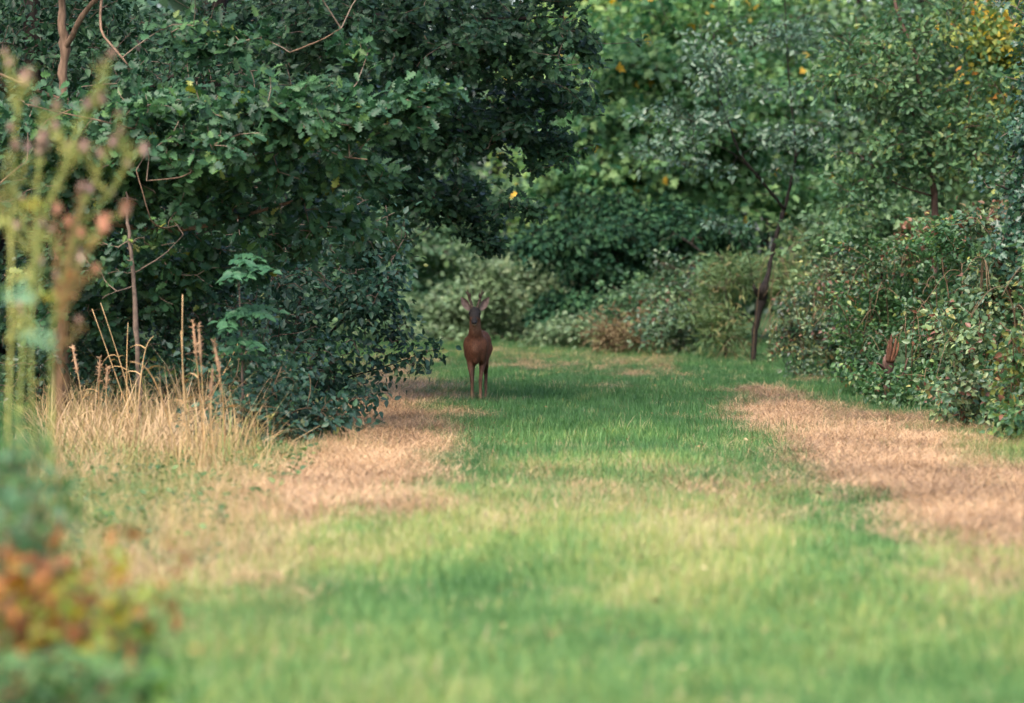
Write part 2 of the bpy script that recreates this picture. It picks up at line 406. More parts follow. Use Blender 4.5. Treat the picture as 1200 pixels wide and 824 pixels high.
def grass_all():
    rng = np.random.default_rng(5)
    # prototypes
    def tuft(n, rad, h, lean, wdt, curve, seed, flat=False):
        r = np.random.default_rng(seed); b = MB()
        for _ in range(n):
            a = r.uniform(0, 6.28); q = rad * math.sqrt(r.random())
            ln = h * r.uniform(.55, 1.15)
            le = r.uniform(*lean)
            blade(b, (q * math.cos(a), q * math.sin(a), r.uniform(0, .03) if flat else 0), r.uniform(0, 6.28), ln, le, wdt * r.uniform(.7, 1.3), r.uniform(*curve), r.random(), 2 if flat else 3)
        return b
    g = [tuft(26, .075, .080, (.0, .75), .0036, (.2, 1.5), 10 + k) for k in range(3)] + [tuft(9, .09, .14, (.0, .6), .0026, (.2, .9), 14)]
    d = [tuft(34, .13, .15, (1.15, 1.62), .0031, (-.35, .35), 20 + k, True) for k in range(3)] + [tuft(12, .09, .10, (.3, 1.3), .0028, (0, .9), 24)]
    # candidate places on the ride
    def cand(n, y0, y1, power):
        u = rng.random(n); y = y0 + (y1 - y0) * u ** power
        half = np.maximum(1.9, .15 * y + .8)
        x = rng.uniform(-1, 1, n) * half + .25
        return x, y
    x, y = cand(95000, 9.5, 84, 1.25)
    keep = (x < 5.2) & (x > -4.2 - .02 * y)
    x, y = x[keep], y[keep]
    dr = dryness(x, y); ye = yellowness(x, y)
    isdry = rng.random(len(x)) < dr
    big = vnoise(x, y * .6, 1.3, 8); fine = vnoise(x, y, .35, 9)
    # green
    m = ~isdry | (rng.random(len(x)) < .03)
    gx, gy = x[m], y[m]; n = len(gx)
    tt = .18 + .34 * (big[m] - .5) + .20 * (fine[m] - .5) + ye[m] * 1.0 + .30 * np.clip((25 - gy) / 11, 0, 1) - .09 * np.clip((gy - 26) / 8, 0, 1) + rng.normal(0, .09, n)  # tint also carries the open, brighter foreground and tree shade farther off
    tt = np.where(rng.random(n) < .03 + .18 * ye[m], rng.uniform(.8, 1, n), tt)
    P = np.stack([gx, gy, gz(gx, gy)], -1)
    make_scatter('grass', g, P, rng.uniform(0, 6.28, n), rng.normal(0, .1, (n, 2)), rng.uniform(.7, 1.25, n) * (.85 + .4 * big[m]), np.clip(tt, 0, 1), rng.choice(4, n, p=[.3, .3, .3, .1]), M['grass'])
    # straw: the drifts get extra, thicker
    x2, y2 = cand(52000, 12, 70, 1.1); k2 = rng.random(len(x2)) < np.clip(dryness(x2, y2) * 1.1 - .2, 0, 1)
    dx = np.concatenate([x[isdry], x2[k2]]); dy = np.concatenate([y[isdry], y2[k2]]); n = len(dx)
    drn = dryness(dx, dy)
    P = np.stack([dx, dy, gz(dx, dy) + rng.uniform(0, .05, n) * drn], -1)
    tt = np.clip(.45 + .55 * (vnoise(dx, dy * .5, .7, 11) - .5) + .35 * (vnoise(dx, dy, .16, 12) - .5) + rng.normal(0, .15, n) - .25 * np.clip((dy - 30) / 12, 0, 1), 0, 1)
    make_scatter('dry_grass', d, P, rng.uniform(0, 6.28, n), rng.normal(0, .12, (n, 2)), rng.uniform(.6, 1.2, n), tt, rng.choice(4, n, p=[.29, .29, .29, .13]), M['dry'])
    # rank grass along the left verge and the foot of the bramble bank
    rk = [tuft(14, .12, .40, (.0, .7), .005, (.1, 2.0), 30 + k) for k in range(3)] + [tuft(8, .12, .50, (.0, .55), .0042, (.0, 1.4), 36)]
    xs, ys, sc, ti = [], [], [], []
    def rank(n, px0, px1, py0, py1, s0, s1, t0, t1):
        px = rng.uniform(px0, px1, n); py = rng.uniform(py0, py1, n)
        yy = F * CH / (py - HY); xx = (px - 600) / F * yy
        xs.append(xx); ys.append(yy); sc.append(rng.uniform(s0, s1, n)); ti.append(rng.uniform(t0, t1, n))
    rank(380, 40, 310, 495, 560, .3, 1.25, .1, 1.0)
    rank(420, 30, 330, 545, 640, .25, .8, .1, 1.0)
    rank(150, 60, 280, 488, 525, .8, 1.5, .5, 1.0)
    rank(1000, 20, 330, 560, 660, .22, .65, .1, 1.0)
    rank(900, 0, 360, 630, 790, .18, .42, .05, .95)
    rank(500, 1110, 1260, 520, 556, .25, .55, 0, .55)
    rank(250, 940, 1130, 470, 512, .15, .4, 0, .5)
    rank(260, 300, 440, 470, 545, .25, .5, .4, .9)
    rank(500, 440, 880, 410, 424, .3, .6, .1, .6)
    rank(300, 560, 800, 545, 610, .2, .5, .3, .9)
    rank(900, 1230, 1700, 470, 640, .2, .5, 0, .7)
    rank(34, 528, 590, 466, 476, .18, .34, 0, .4)
    rank(200, 60, 300, 495, 545, 1.0, 2.0, .6, 1.0)
    rank(120, 270, 460, 470, 545, .3, .6, .2, 1.0)
    rank(260, 430, 930, 500, 650, .2, .42, .6, 1.0)
    X, Y = np.concatenate(xs), np.concatenate(ys); n = len(X)
    make_scatter('long_grass', rk, np.stack([X, Y, gz(X, Y)], -1), rng.uniform(0, 6.28, n), rng.normal(0, .12, (n, 2)), np.concatenate(sc), np.clip(np.concatenate(ti) + .9 * (vnoise(X, Y * .4, .45, 21) - .5), 0, 1), rng.choice(4, n), M['rank'])
grass_all()

# ------------------------------------------------------------------ leaves
def leaf_template(outline, fold=.25, curl=.15):
    """outline: half outline (t along, s sideways); returns vertices (along, side, up) and faces"""
    o = np.array(outline, float); n = len(o)
    v, f = [], []
    base = 0; tip = 1
    mid_t = [0, .34, .67, 1]
    for t in mid_t: v.append((t, 0, -curl * t * t))
    for sgn in (1, -1):
        st = len(v)
        for t, s in o: v.append((t, sgn * s, abs(s) * fold * 1.2 - curl * t * t))
        # fans between the midrib and the outline
        idx = list(range(st, st + n))
        ts = [q[0] for q in o]
        poly = [0] + idx + [3, 2, 1]
        f.append(poly if sgn < 0 else poly[::-1])
    k = len(f[0])
    return np.array(v), [np.array([q for q in f if len(q) == k])]

T = {}
T['oak'] = leaf_template([(.12, .05), (.22, .17), (.31, .08), (.43, .29), (.52, .13), (.66, .36), (.76, .17), (.90, .24)], .22, .2)
T['ovate'] = leaf_template([(.08, .14), (.28, .29), (.52, .28), (.80, .13)], .3, .25)
T['round'] = leaf_template([(.05, .2), (.3, .42), (.6, .42), (.88, .22)], .25, .2)
T['lobed'] = leaf_template([(.03, .28), (.22, .45), (.32, .22), (.62, .42), (.70, .16)], .25, .2)
T['narrow'] = leaf_template([(.15, .09), (.45, .12), (.75, .07)], .3, .3)
T['quad'] = (np.array([(0, 0, 0), (.5, .30, .06), (1, 0, -.12), (.5, -.30, .06)]), [np.array([[0, 1, 2], [0, 2, 3]])])

def leaf_frames(axis, nrm):
    ax = norm(axis); sd_ = norm(np.cross(nrm, ax)); up = np.cross(ax, sd_)
    return ax, sd_, up

def add_leaves(b, tmpl, pos, axis, nrm, size, tint, mat=0):
    v, fs = tmpl
    ax, sd_, up = leaf_frames(axis, nrm)
    n = len(pos); k = len(v)
    P = pos[:, None] + size[:, None, None] * (v[None, :, 0:1] * ax[:, None] + v[None, :, 1:2] * sd_[:, None] + v[None, :, 2:3] * up[:, None])
    faces = [(np.arange(n)[:, None, None] * k + fa[None]).reshape(-1, fa.shape[1]) for fa in fs]
    b.add(P.reshape(-1, 3), faces, np.repeat(tint, k), mat)

LEAF_MESH = {}
def leaf_mesh(key, mat):
    if (key, mat.name) not in LEAF_MESH:
        b = MB(); v, fs = T[key]; b.add(v, fs)
        me = b.mesh('leaf'); me.materials.append(mat)
        me.polygons.foreach_set('use_smooth', np.ones(len(me.polygons), bool))
        LEAF_MESH[(key, mat.name)] = me
    return LEAF_MESH[(key, mat.name)]

def single_leaves(key, mat, pos, axis, nrm, size, org, parent, name='leaf'):
    ax, sd_, up = leaf_frames(axis, nrm)
    me = leaf_mesh(key, mat)
    for i in range(len(pos)):
        o = bpy.data.objects.new(name, me); COL.objects.link(o)
        s = size[i]; p = pos[i] - org
        o.parent = parent
        o.matrix_local = Matrix(((ax[i][0] * s, sd_[i][0] * s, up[i][0] * s, p[0]), (ax[i][1] * s, sd_[i][1] * s, up[i][1] * s, p[1]), (ax[i][2] * s, sd_[i][2] * s, up[i][2] * s, p[2]), (0, 0, 0, 1)))

def smooth_path(pts, per=4):
    """Catmull-Rom through rows of (x, y, z, r)"""
    p = np.asarray(pts, float)
    q = np.vstack([2 * p[0] - p[1], p, 2 * p[-1] - p[-2]])
    out = []
    for i in range(1, len(q) - 2):
        for t in np.linspace(0, 1, per, endpoint=False):
            a, b_, c, d = q[i - 1], q[i], q[i + 1], q[i + 2]
            out.append(.5 * ((2 * b_) + (-a + c) * t + (2 * a - 5 * b_ + 4 * c - d) * t * t + (-a + 3 * b_ - 3 * c + d) * t ** 3))
    out.append(p[-1])
    return np.array(out)

def stem_pts(spec, wob, rng):
    """[(px, py, d, r), ...] -> smooth world polyline; py None puts the point on the ground"""
    rows = []
    for px, py, d, r in spec:
        w3 = foot(px, d) - np.array([0, 0, .06]) if py is None else W(px, py, d)
        rows.append([*w3, r])
    q = smooth_path(rows, 5)
    q[1:-1, :2] += rng.normal(0, wob, (len(q) - 2, 2))
    q[1:-1, 3] *= 1 + rng.normal(0, .07, len(q) - 2)
    q[:, 3] = np.maximum(q[:, 3], .002)
    return q

def plant(name, label, cat, group, seed, trunk, limbs, clumps, leaf, size, per, mat, bark, twig=None, spread=.16, shell=.55,
          singles=0, twig_r=.0022, up=.7, out=.5, rnd=.6, flat=.55, sub=6, twig_sides=4, trunk_name='trunk', droop=.15, org=None, sag=.06, whorl=False, tips=0.0):
    """one tree or bush: trunk and limbs from explicit lines, twigs grown to sprays inside the clumps, leaves on the sprays"""
    rng = np.random.default_rng(seed)
    tp = stem_pts(trunk, .004, rng)
    org = tp[0, :3].copy(); org[2] = float(gz(org[0], org[1]))
    rt = root(name, org, label, cat, group)
    b = MB(); b.tube(tp[:, :3], tp[:, 3], 8); b.build(trunk_name, bark, rt, origin=org)
    nodes = [tp[:, :3]]; 
    for lm in limbs:
        lp = stem_pts(lm, .004, rng)
        b = MB(); b.tube(lp[:, :3], lp[:, 3], 6); b.build('limb', bark, rt, origin=org)
        nodes.append(lp[:, :3])
    nodes = np.concatenate(nodes)
    # sprays
    S = []
    for (px, py, d, rx, ry, rd, n) in clumps:
        c = W(px, py, d); R = np.array([rx / F * d, rd, ry / F * d])
        k = max(1, n // sub)
        q = norm(rng.normal(size=(k, 3))) * (rng.random((k, 1)) ** shell)
        cc = c + q * R
        i = rng.integers(0, k, n)
        loc = rng.normal(size=(n, 3)) * np.minimum(R * .35, np.array([.45, .45, .45])) * np.array([1, 1, flat])
        S.append(cc[i] + loc)
    S = np.concatenate(S)
    S = S[S[:, 2] > gz(S[:, 0], S[:, 1]) + .05]
    d0 = np.min(np.linalg.norm(S[:, None] - nodes[None, ::3], axis=-1), axis=1)
    S = S[np.argsort(d0)]
    # grow twigs: every spray joins the nearest wood already there
    pos = np.zeros((len(nodes) + len(S) * 3, 3)); pos[:len(nodes)] = nodes; cnt = len(nodes)
    par = np.full(len(pos), -1); chains = []
    dirs = np.zeros_like(S)
    cost = np.zeros(len(pos))
    for i, s in enumerate(S):
        dv = s - pos[:cnt]
        dist = np.sqrt((dv * dv).sum(1))
        j = int(np.argmin(dist + .25 * cost[:cnt] + .5 * np.maximum(0, -dv[:, 2])))
        a = pos[j]; L_ = dist[j]
        mid = rng.normal(0, .08, 3) * L_; mid[2] += sag * L_
        p1 = a + (s - a) * .35 + mid * .8; p2 = a + (s - a) * .7 + mid * .7
        idx = [j, cnt, cnt + 1, cnt + 2]
        pos[cnt], pos[cnt + 1], pos[cnt + 2] = p1, p2, s
        par[cnt], par[cnt + 1], par[cnt + 2] = j, cnt, cnt + 1
        cost[cnt:cnt + 3] = cost[j] + L_ * np.array([.35, .7, 1])
        cnt += 3; chains.append(idx); dirs[i] = s - p2
    wgt = np.ones(len(pos))
    for i in range(cnt - 1, len(nodes) - 1, -1):
        if par[i] >= len(nodes): wgt[par[i]] += wgt[i] / 1.0 if False else .5 * wgt[i]
    rad = twig_r * np.minimum(np.sqrt(wgt) + .3, 6)
    b = MB()
    for idx in chains:
        r = rad[idx].copy(); r[0] = min(r[0] if idx[0] >= len(nodes) else r[1] * 1.2, r[1] * 1.3)
        b.tube(pos[idx], r, twig_sides, cap=False)
    tw = b.build('twigs', twig or M['twig'], rt, origin=org); tw['kind'] = 'stuff'
    # leaves
    n = len(S); cen = S.mean(0)
    k = rng.integers(per[0], per[1] + 1, n)
    ii = np.repeat(np.arange(n), k); m = len(ii)
    dr_ = norm(dirs)[ii]
    outw = norm((S - cen) * np.array([1, 1, .6]))[ii]
    t = rng.uniform(-.9, .5, m)[:, None]
    lp = S[ii] + dr_ * t * spread + rng.normal(0, spread * .45, (m, 3)) * np.array([1, 1, .7])
    axis = dr_ * .6 + norm(lp - S[ii]) * .7 + rng.normal(0, .4, (m, 3)) + np.array([0, 0, -droop])
    nr = np.array([0, 0, up]) + outw * out + np.array([0, -.15, 0]) + rng.normal(0, rnd, (m, 3))
    sz = rng.uniform(*size, m)
    stint = rng.random(n)
    tint = np.clip(.7 * stint[ii] + .3 * rng.random(m), 0, 1)
    tint = np.where(rng.random(m) < .04, rng.random(m), tint)
    if whorl:      # leaves crowd in rosettes round the shoot tips, as on oak
        lp = S[ii] + dr_ * (rng.uniform(-.10, .02, m)[:, None]) * 1.2 + rng.normal(0, .018, (m, 3))
        second = rng.random(m) < .35
        lp = np.where(second[:, None], lp - dr_ * rng.uniform(.06, .2, m)[:, None] + rng.normal(0, .05, (m, 3)), lp)
        axis = norm(rng.normal(0, 1, (m, 3)) * np.array([1, 1, .55])) + dr_ * .75 + np.array([0, -.25, -droop])
        nr = np.array([0, -.35, up]) + outw * out * .5 + rng.normal(0, rnd * .7, (m, 3))
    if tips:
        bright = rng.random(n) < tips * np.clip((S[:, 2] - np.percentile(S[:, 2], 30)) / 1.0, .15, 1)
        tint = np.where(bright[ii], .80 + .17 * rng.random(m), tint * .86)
    ok = lp[:, 2] > gz(lp[:, 0], lp[:, 1]) + .02
    lp, axis, nr, sz, tint = lp[ok], axis[ok], nr[ok], sz[ok], tint[ok]
    if singles:
        px, py = px_of(lp)
        cell = np.floor(px / 11).astype(np.int64) * 4096 + np.floor(py / 11).astype(np.int64)
        inn = (px > 0) & (px < 1200) & (py > 0) & (py < 824)
        o_ = np.lexsort((lp[:, 1], cell)); first = np.ones(len(o_), bool); first[1:] = cell[o_][1:] != cell[o_][:-1]
        front = o_[first]; front = front[inn[front]]
        ax, sdv, upv = leaf_frames(axis, nr)
        area = np.abs(upv[front, 1]) * sz[front] ** 2 / lp[front, 1] ** 2
        ch = front[np.argsort(-area)][:singles]
        single_leaves(leaf, mat, lp[ch], axis[ch], nr[ch], sz[ch], org, rt)
        k_ = np.ones(len(lp), bool); k_[ch] = False
        lp, axis, nr, sz, tint = lp[k_], axis[k_], nr[k_], sz[k_], tint[k_]
    b = MB(); add_leaves(b, T[leaf], lp, axis, nr, sz, tint)
    fo = b.build('foliage', mat, rt, origin=org); fo['kind'] = 'stuff'
    return rt

# ------------------------------------------------------------------ left: oaks, shrubs and saplings
plant('oak_tree', 'young oak with pale trunk and lobed green leaves reaching over the dry grass', 'tree', None, 101,
      [(70, None, 31.6, .085), (72, 300, 31.5, .07), (78, 150, 31.4, .045), (74, 95, 31.4, .036), (77, 58, 31.4, .044), (73, 20, 31.4, .034), (75, -40, 31.5, .032), (85, -160, 31.5, .025)],
      [[(77, 58, 31.4, .03), (98, 18, 31.2, .022), (130, -15, 31.1, .02), (190, -60, 31, .015)],
       [(122, -20, 31, .012), (120, 35, 30.6, .011), (150, 76, 30.3, .007)],
       [(76, 190, 31.4, .03), (180, 175, 30.8, .022), (320, 150, 30.4, .016), (470, 125, 30.3, .008)],
       [(75, 250, 31.5, .03), (200, 270, 31, .02), (330, 240, 31, .014), (430, 205, 31, .007)],
       [(78, 120, 31.4, .022), (30, 100, 31.2, .015), (-60, 60, 31, .01)],
       [(160, 152, 30.2, .007), (110, 140, 29.9, .006), (70, 132, 29.8, .005), (30, 122, 29.7, .003)], [(85, 128, 29.8, .005), (58, 140, 29.7, .004), (46, 152, 29.6, .002)],
       [(200, 270, 30.6, .007), (178, 258, 30, .006), (160, 200, 29.9, .003)], [(230, 200, 30.2, .007), (210, 208, 29.8, .006), (172, 212, 29.7, .003)],
       [(340, 62, 30.2, .007), (375, 48, 29.9, .005), (400, 34, 29.8, .003)], [(300, 150, 30, .008), (255, 168, 29.7, .006), (248, 172, 29.7, .003)], [(410, 185, 30.1, .006), (430, 187, 29.8, .004)], [(-20, 230, 30, .009), (12, 205, 29.8, .006), (32, 188, 29.8, .003)]],
      [(130, 140, 30.4, 120, 55, .5, 120), (280, 140, 30.2, 130, 60, .5, 150), (430, 125, 30.2, 95, 38, .4, 80), (500, 120, 30.2, 38, 30, .25, 26),
       (230, 220, 30.8, 170, 60, .5, 150), (400, 195, 30.8, 80, 35, .4, 50), (60, 170, 31.2, 70, 90, .5, 60), (250, 55, 30.9, 60, 30, .4, 34), (400, 60, 30.8, 30, 20, .3, 10), (130, 330, 31.6, 90, 70, .5, 80),
       (330, -60, 31, 240, 60, 1.4, 90), (60, -80, 31, 160, 70, 1.4, 60), (250, 290, 31.4, 120, 50, .5, 80), (340, 255, 31.2, 80, 26, .4, 46), (72, 300, 30.9, 40, 80, .2, 46), (60, 210, 30.8, 36, 40, .2, 24), (410, 250, 31.6, 50, 22, .4, 26)],
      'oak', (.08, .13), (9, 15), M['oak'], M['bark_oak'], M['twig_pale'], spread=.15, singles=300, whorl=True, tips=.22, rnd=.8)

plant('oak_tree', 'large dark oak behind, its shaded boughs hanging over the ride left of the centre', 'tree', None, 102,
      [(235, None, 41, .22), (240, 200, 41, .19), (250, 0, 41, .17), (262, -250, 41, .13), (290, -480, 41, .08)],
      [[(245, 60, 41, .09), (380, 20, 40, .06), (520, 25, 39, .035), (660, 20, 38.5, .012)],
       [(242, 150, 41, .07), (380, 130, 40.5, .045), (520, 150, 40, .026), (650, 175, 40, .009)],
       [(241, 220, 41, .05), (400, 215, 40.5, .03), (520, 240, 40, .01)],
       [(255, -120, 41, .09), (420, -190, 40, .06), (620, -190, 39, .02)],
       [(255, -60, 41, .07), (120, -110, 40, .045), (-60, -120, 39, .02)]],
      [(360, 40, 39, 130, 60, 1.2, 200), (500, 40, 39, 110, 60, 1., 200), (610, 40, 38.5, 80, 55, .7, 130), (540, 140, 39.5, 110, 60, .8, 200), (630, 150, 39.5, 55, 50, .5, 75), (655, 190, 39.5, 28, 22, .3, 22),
       (520, 230, 40, 70, 45, .6, 90), (560, 275, 40, 35, 25, .3, 24), (440, 180, 40.5, 90, 70, .8, 110), (180, 30, 40, 160, 80, 1.2, 140), (690, -30, 38.5, 50, 40, .5, 50), (688, 60, 38.5, 26, 34, .4, 16), (690, 120, 38.8, 22, 26, .4, 12), (610, 250, 39.5, 30, 30, .4, 16), (430, 305, 42, 28, 36, .5, 60), (440, 345, 42.5, 18, 30, .4, 26),  # last two clumps are dark fill for the shadow gap behind the bush
       (300, -170, 38, 350, 110, 4., 420), (560, -140, 38.5, 170, 70, 2.4, 210), (450, -320, 38, 300, 120, 4, 260), (330, 60, 43, 200, 120, 1, 200), (480, 150, 43, 120, 140, 1, 150), (60, 110, 41, 120, 110, 1., 110)],  # high clumps out of view, added to shade the boughs below
      'oak', (.07, .12), (10, 17), M['oak_in_shade'], M['bark_dark'], M['twig'], spread=.19, whorl=True, tips=.06)

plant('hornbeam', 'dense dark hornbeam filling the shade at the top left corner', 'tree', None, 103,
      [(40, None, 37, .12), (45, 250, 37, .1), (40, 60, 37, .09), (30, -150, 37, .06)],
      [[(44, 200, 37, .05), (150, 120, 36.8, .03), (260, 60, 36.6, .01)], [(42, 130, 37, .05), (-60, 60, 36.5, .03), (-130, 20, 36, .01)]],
      [(60, 200, 37, 150, 140, 1, 180), (200, 160, 37, 130, 110, 1, 150), (60, 20, 37, 160, 80, 1, 150), (220, 300, 36.5, 140, 100, 1, 150), (40, 380, 36, 120, 90, 1, 100), (-120, 150, 36, 120, 250, 1.2, 120), (100, -170, 37, 260, 120, 2, 120)],  # last clump is above the view, added to deepen the shade here
      'ovate', (.06, .10), (12, 18), M['oak_in_shade'], M['bark_dark'], M['twig'], spread=.2)

plant('dogwood_bush', 'dark ovate leaved bush leaning out over the straw, left of the deer', 'bush', 'bushes along the left side of the ride', 104,
      [(330, None, 34, .03), (340, 440, 34, .025), (350, 350, 34, .02), (345, 270, 34, .012)],
      [[(338, 470, 34, .018), (380, 400, 33.7, .014), (430, 350, 33.5, .009), (465, 335, 33.4, .004)],
       [(335, 490, 34, .015), (390, 450, 33.8, .010), (450, 430, 33.7, .006), (512, 409, 33.5, .003)],
       [(338, 460, 34, .015), (290, 400, 33.6, .01), (260, 340, 33.4, .005)]],
      [(370, 320, 33.3, 70, 55, .5, 93), (425, 335, 33.3, 40, 40, .35, 43), (400, 390, 33.3, 48, 55, .5, 72), (330, 400, 33.2, 70, 70, .5, 86), (390, 450, 33.3, 42, 32, .4, 43), (340, 480, 32.6, 60, 30, .5, 50), (380, 265, 33.6, 60, 35, .5, 39), (445, 432, 33.6, 14, 8, .1, 4), (482, 420, 33.5, 22, 8, .08, 5), (470, 318, 33.4, 20, 10, .2, 6), (450, 360, 33.4, 18, 25, .2, 10), (498, 413, 33.5, 14, 6, .06, 7), (470, 424, 33.5, 16, 8, .08, 7), (458, 402, 33.4, 16, 10, .2, 6), (465, 385, 33.4, 24, 10, .2, 6), (440, 300, 33.6, 26, 14, .2, 8), (415, 470, 32.6, 24, 12, .3, 10), (300, 500, 32, 50, 20, .4, 25)],
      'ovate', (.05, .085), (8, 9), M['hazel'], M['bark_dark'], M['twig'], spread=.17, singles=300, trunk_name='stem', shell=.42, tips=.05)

plant('hawthorn_bush', 'low shaded bush behind the tall dry stems at left', 'bush', 'bushes along the left side of the ride', 105,
      [(190, None, 32.5, .03), (195, 430, 32.5, .022), (200, 330, 32.5, .012)],
      [[(193, 450, 32.5, .015), (130, 380, 32.2, .01), (90, 340, 32, .005)], [(194, 440, 32.5, .015), (260, 380, 32, .01), (300, 350, 31.8, .005)]],
      [(130, 360, 32, 80, 60, .5, 110), (220, 350, 32, 80, 60, .5, 110), (190, 430, 31.8, 120, 50, .5, 140), (60, 420, 31.8, 80, 60, .5, 90), (290, 420, 31.4, 60, 60, .5, 90)],
      'lobed', (.04, .07), (9, 15), M['hawthorn'], M['bark_dark'], M['twig'], spread=.12, singles=120, trunk_name='stem')

plant('bramble_bush', 'dark green bramble spilling onto the straw under the left bushes', 'bush', 'bushes along the left side of the ride', 106,
      [(300, None, 29.6, .012), (310, 480, 29.5, .010), (330, 430, 29.5, .006)],
      [[(303, 520, 29.5, .008), (350, 480, 29.3, .006), (395, 485, 29.5, .003)], [(303, 520, 29.5, .008), (270, 470, 29.2, .006), (240, 470, 29, .003)]],
      [(310, 480, 29.4, 70, 40, .4, 90), (350, 500, 29.8, 50, 24, .4, 60), (275, 520, 28.8, 45, 18, .3, 40), (300, 440, 29.8, 60, 30, .4, 50), (385, 490, 30.6, 30, 18, .3, 26), (310, 525, 28.6, 30, 12, .2, 20), (345, 518, 29.2, 40, 9, .3, 22), (250, 500, 28.9, 30, 20, .3, 18), (405, 498, 31.4, 18, 9, .2, 9)],
      'ovate', (.045, .075), (7, 11), M['hazel'], M['cane'], M['cane'], spread=.1, singles=150, trunk_name='stem')

plant('thorn_sapling', 'slim brown sapling stem rising through the dark leaves above the dry stems', 'sapling', None, 107,
      [(162, None, 30.3, .022), (164, 470, 30.3, .018), (160, 400, 30.2, .020), (156, 320, 30.2, .017), (150, 262, 30.2, .012), (148, 225, 30.3, .006)],
      [[(158, 335, 30.2, .005), (128, 345, 30.1, .003), (120, 350, 30, .002)], [(157, 320, 30.2, .006), (190, 300, 30.2, .004), (215, 275, 30.3, .002)]],
      [(130, 300, 30.3, 40, 30, .2, 16), (190, 280, 30.4, 40, 20, .2, 14), (150, 240, 30.4, 30, 20, .2, 10)],
      'oak', (.05, .09), (5, 9), M['oak'], M['twig'], M['twig_pale'], spread=.1, trunk_name='stem')

# ash sapling: fronds of paired leaflets, each frond a part
def ash_sapling():
    rng = np.random.default_rng(7)
    base = foot(285, 29.3); rt = root('ash_sapling', base, 'bright green ash sapling with paired leaflets in front of the dark bushes', 'sapling')
    st = stem_pts([(285, None, 29.3, .012), (284, 440, 29.2, .010), (282, 350, 29.1, .006), (280, 300, 29.1, .003)], .004, rng)
    b = MB(); b.tube(st[:, :3], st[:, 3], 6); b.build('stem', M['twig'], rt, origin=base)
    for k in range(22):
        p0 = W(rng.uniform(265, 300), rng.uniform(290, 420), 29.1 + rng.uniform(-.1, .1))
        az = rng.uniform(-2.9, .2); L_ = rng.uniform(.2, .34)
        h = np.array([math.cos(az), math.sin(az), 0]); n = 6
        t = np.linspace(0, 1, 7)
        pts = p0 + h * (t * L_)[:, None] + np.array([0, 0, 1]) * (.35 * L_ * t - .45 * L_ * t * t)[:, None]
        b = MB(); b.tube(pts, .0018 * (1.2 - t), 4, mat=0)
        sdv = np.array([-h[1], h[0], 0])
        P, A = [], []
        for q in range(1, 6):
            for sg in (1, -1):
                P.append(pts[q]); A.append(h * .55 + sdv * sg + np.array([0, 0, -.15]))
        P.append(pts[-1]); A.append(h)
        P, A = np.array(P), np.array(A)
        Nn = np.array([0, -.35, 1.]) + rng.normal(0, .2, (len(P), 3))
        add_leaves(b, T['ovate'], P, A, Nn, rng.uniform(.075, .1, len(P)), rng.random(len(P)))
        b.build('compound_leaf', M['ash'], rt, origin=base)
ash_sapling()

# ------------------------------------------------------------------ far end of the ride
def far_bush(name, label, px, d, clumps, leaf, size, per, mat, seed, bark=None, cat='bush', group='bushes at the bend of the ride', **kw):
    top = min(c[1] for c in clumps)
    return plant(name, label, cat, group, seed, [(px, None, d, .03), (px + 3, (top + 420) / 2, d, .02), (px, top + 15, d, .008)],
                 [], clumps, leaf, size, per, mat, bark or M['bark_dark'], spread=kw.pop('spread', .22), twig_r=.003, twig_sides=3, trunk_name='stem', **kw)

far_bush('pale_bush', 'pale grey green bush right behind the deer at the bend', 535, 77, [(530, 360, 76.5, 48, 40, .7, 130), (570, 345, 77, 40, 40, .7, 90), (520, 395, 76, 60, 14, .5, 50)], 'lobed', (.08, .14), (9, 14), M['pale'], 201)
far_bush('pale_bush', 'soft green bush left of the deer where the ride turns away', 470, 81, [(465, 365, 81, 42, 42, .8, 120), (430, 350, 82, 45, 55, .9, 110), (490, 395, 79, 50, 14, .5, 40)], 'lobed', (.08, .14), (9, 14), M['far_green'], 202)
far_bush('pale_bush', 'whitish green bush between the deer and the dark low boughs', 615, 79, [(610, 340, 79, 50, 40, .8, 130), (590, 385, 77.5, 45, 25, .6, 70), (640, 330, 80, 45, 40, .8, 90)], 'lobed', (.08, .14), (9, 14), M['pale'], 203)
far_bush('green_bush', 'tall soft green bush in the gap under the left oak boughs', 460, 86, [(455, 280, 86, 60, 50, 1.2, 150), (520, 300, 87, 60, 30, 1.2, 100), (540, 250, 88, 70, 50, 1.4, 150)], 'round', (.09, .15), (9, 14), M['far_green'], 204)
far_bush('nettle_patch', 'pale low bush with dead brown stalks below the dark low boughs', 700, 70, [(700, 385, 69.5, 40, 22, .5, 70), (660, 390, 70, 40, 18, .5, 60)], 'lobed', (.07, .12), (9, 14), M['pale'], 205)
far_bush('bramble_bush', 'rusty brown bramble clump at the far edge of the grass', 745, 66, [(745, 390, 65.5, 36, 26, .5, 80), (765, 365, 66, 40, 22, .5, 50)], 'ovate', (.07, .11), (9, 14), M['bramble_dry'], 206)
far_bush('bracken_patch', 'dead russet bracken right of centre at the far edge of the grass', 738, 65, [(745, 388, 64.6, 52, 22, .4, 70), (710, 398, 64.8, 26, 12, .3, 26), (775, 368, 64.8, 34, 16, .4, 36)], 'narrow', (.09, .15), (9, 14), M['dead_fern'], 211, up=.4, rnd=.8, cat='bracken')
far_bush('bramble_bush', 'green bramble clump with yellow leaves right of the rusty one', 795, 64, [(795, 385, 63.5, 38, 30, .5, 100), (800, 340, 64.5, 50, 35, .6, 110)], 'ovate', (.07, .11), (9, 14), M['bramble'], 207)
far_bush('willowherb', 'yellowing tall weeds beside the crooked dark trunk', 850, 61.5, [(848, 380, 61.5, 32, 36, .5, 90), (855, 325, 62, 40, 34, .5, 90)], 'narrow', (.10, .16), (10, 16), M['weed'], 208, up=.4, rnd=.8)
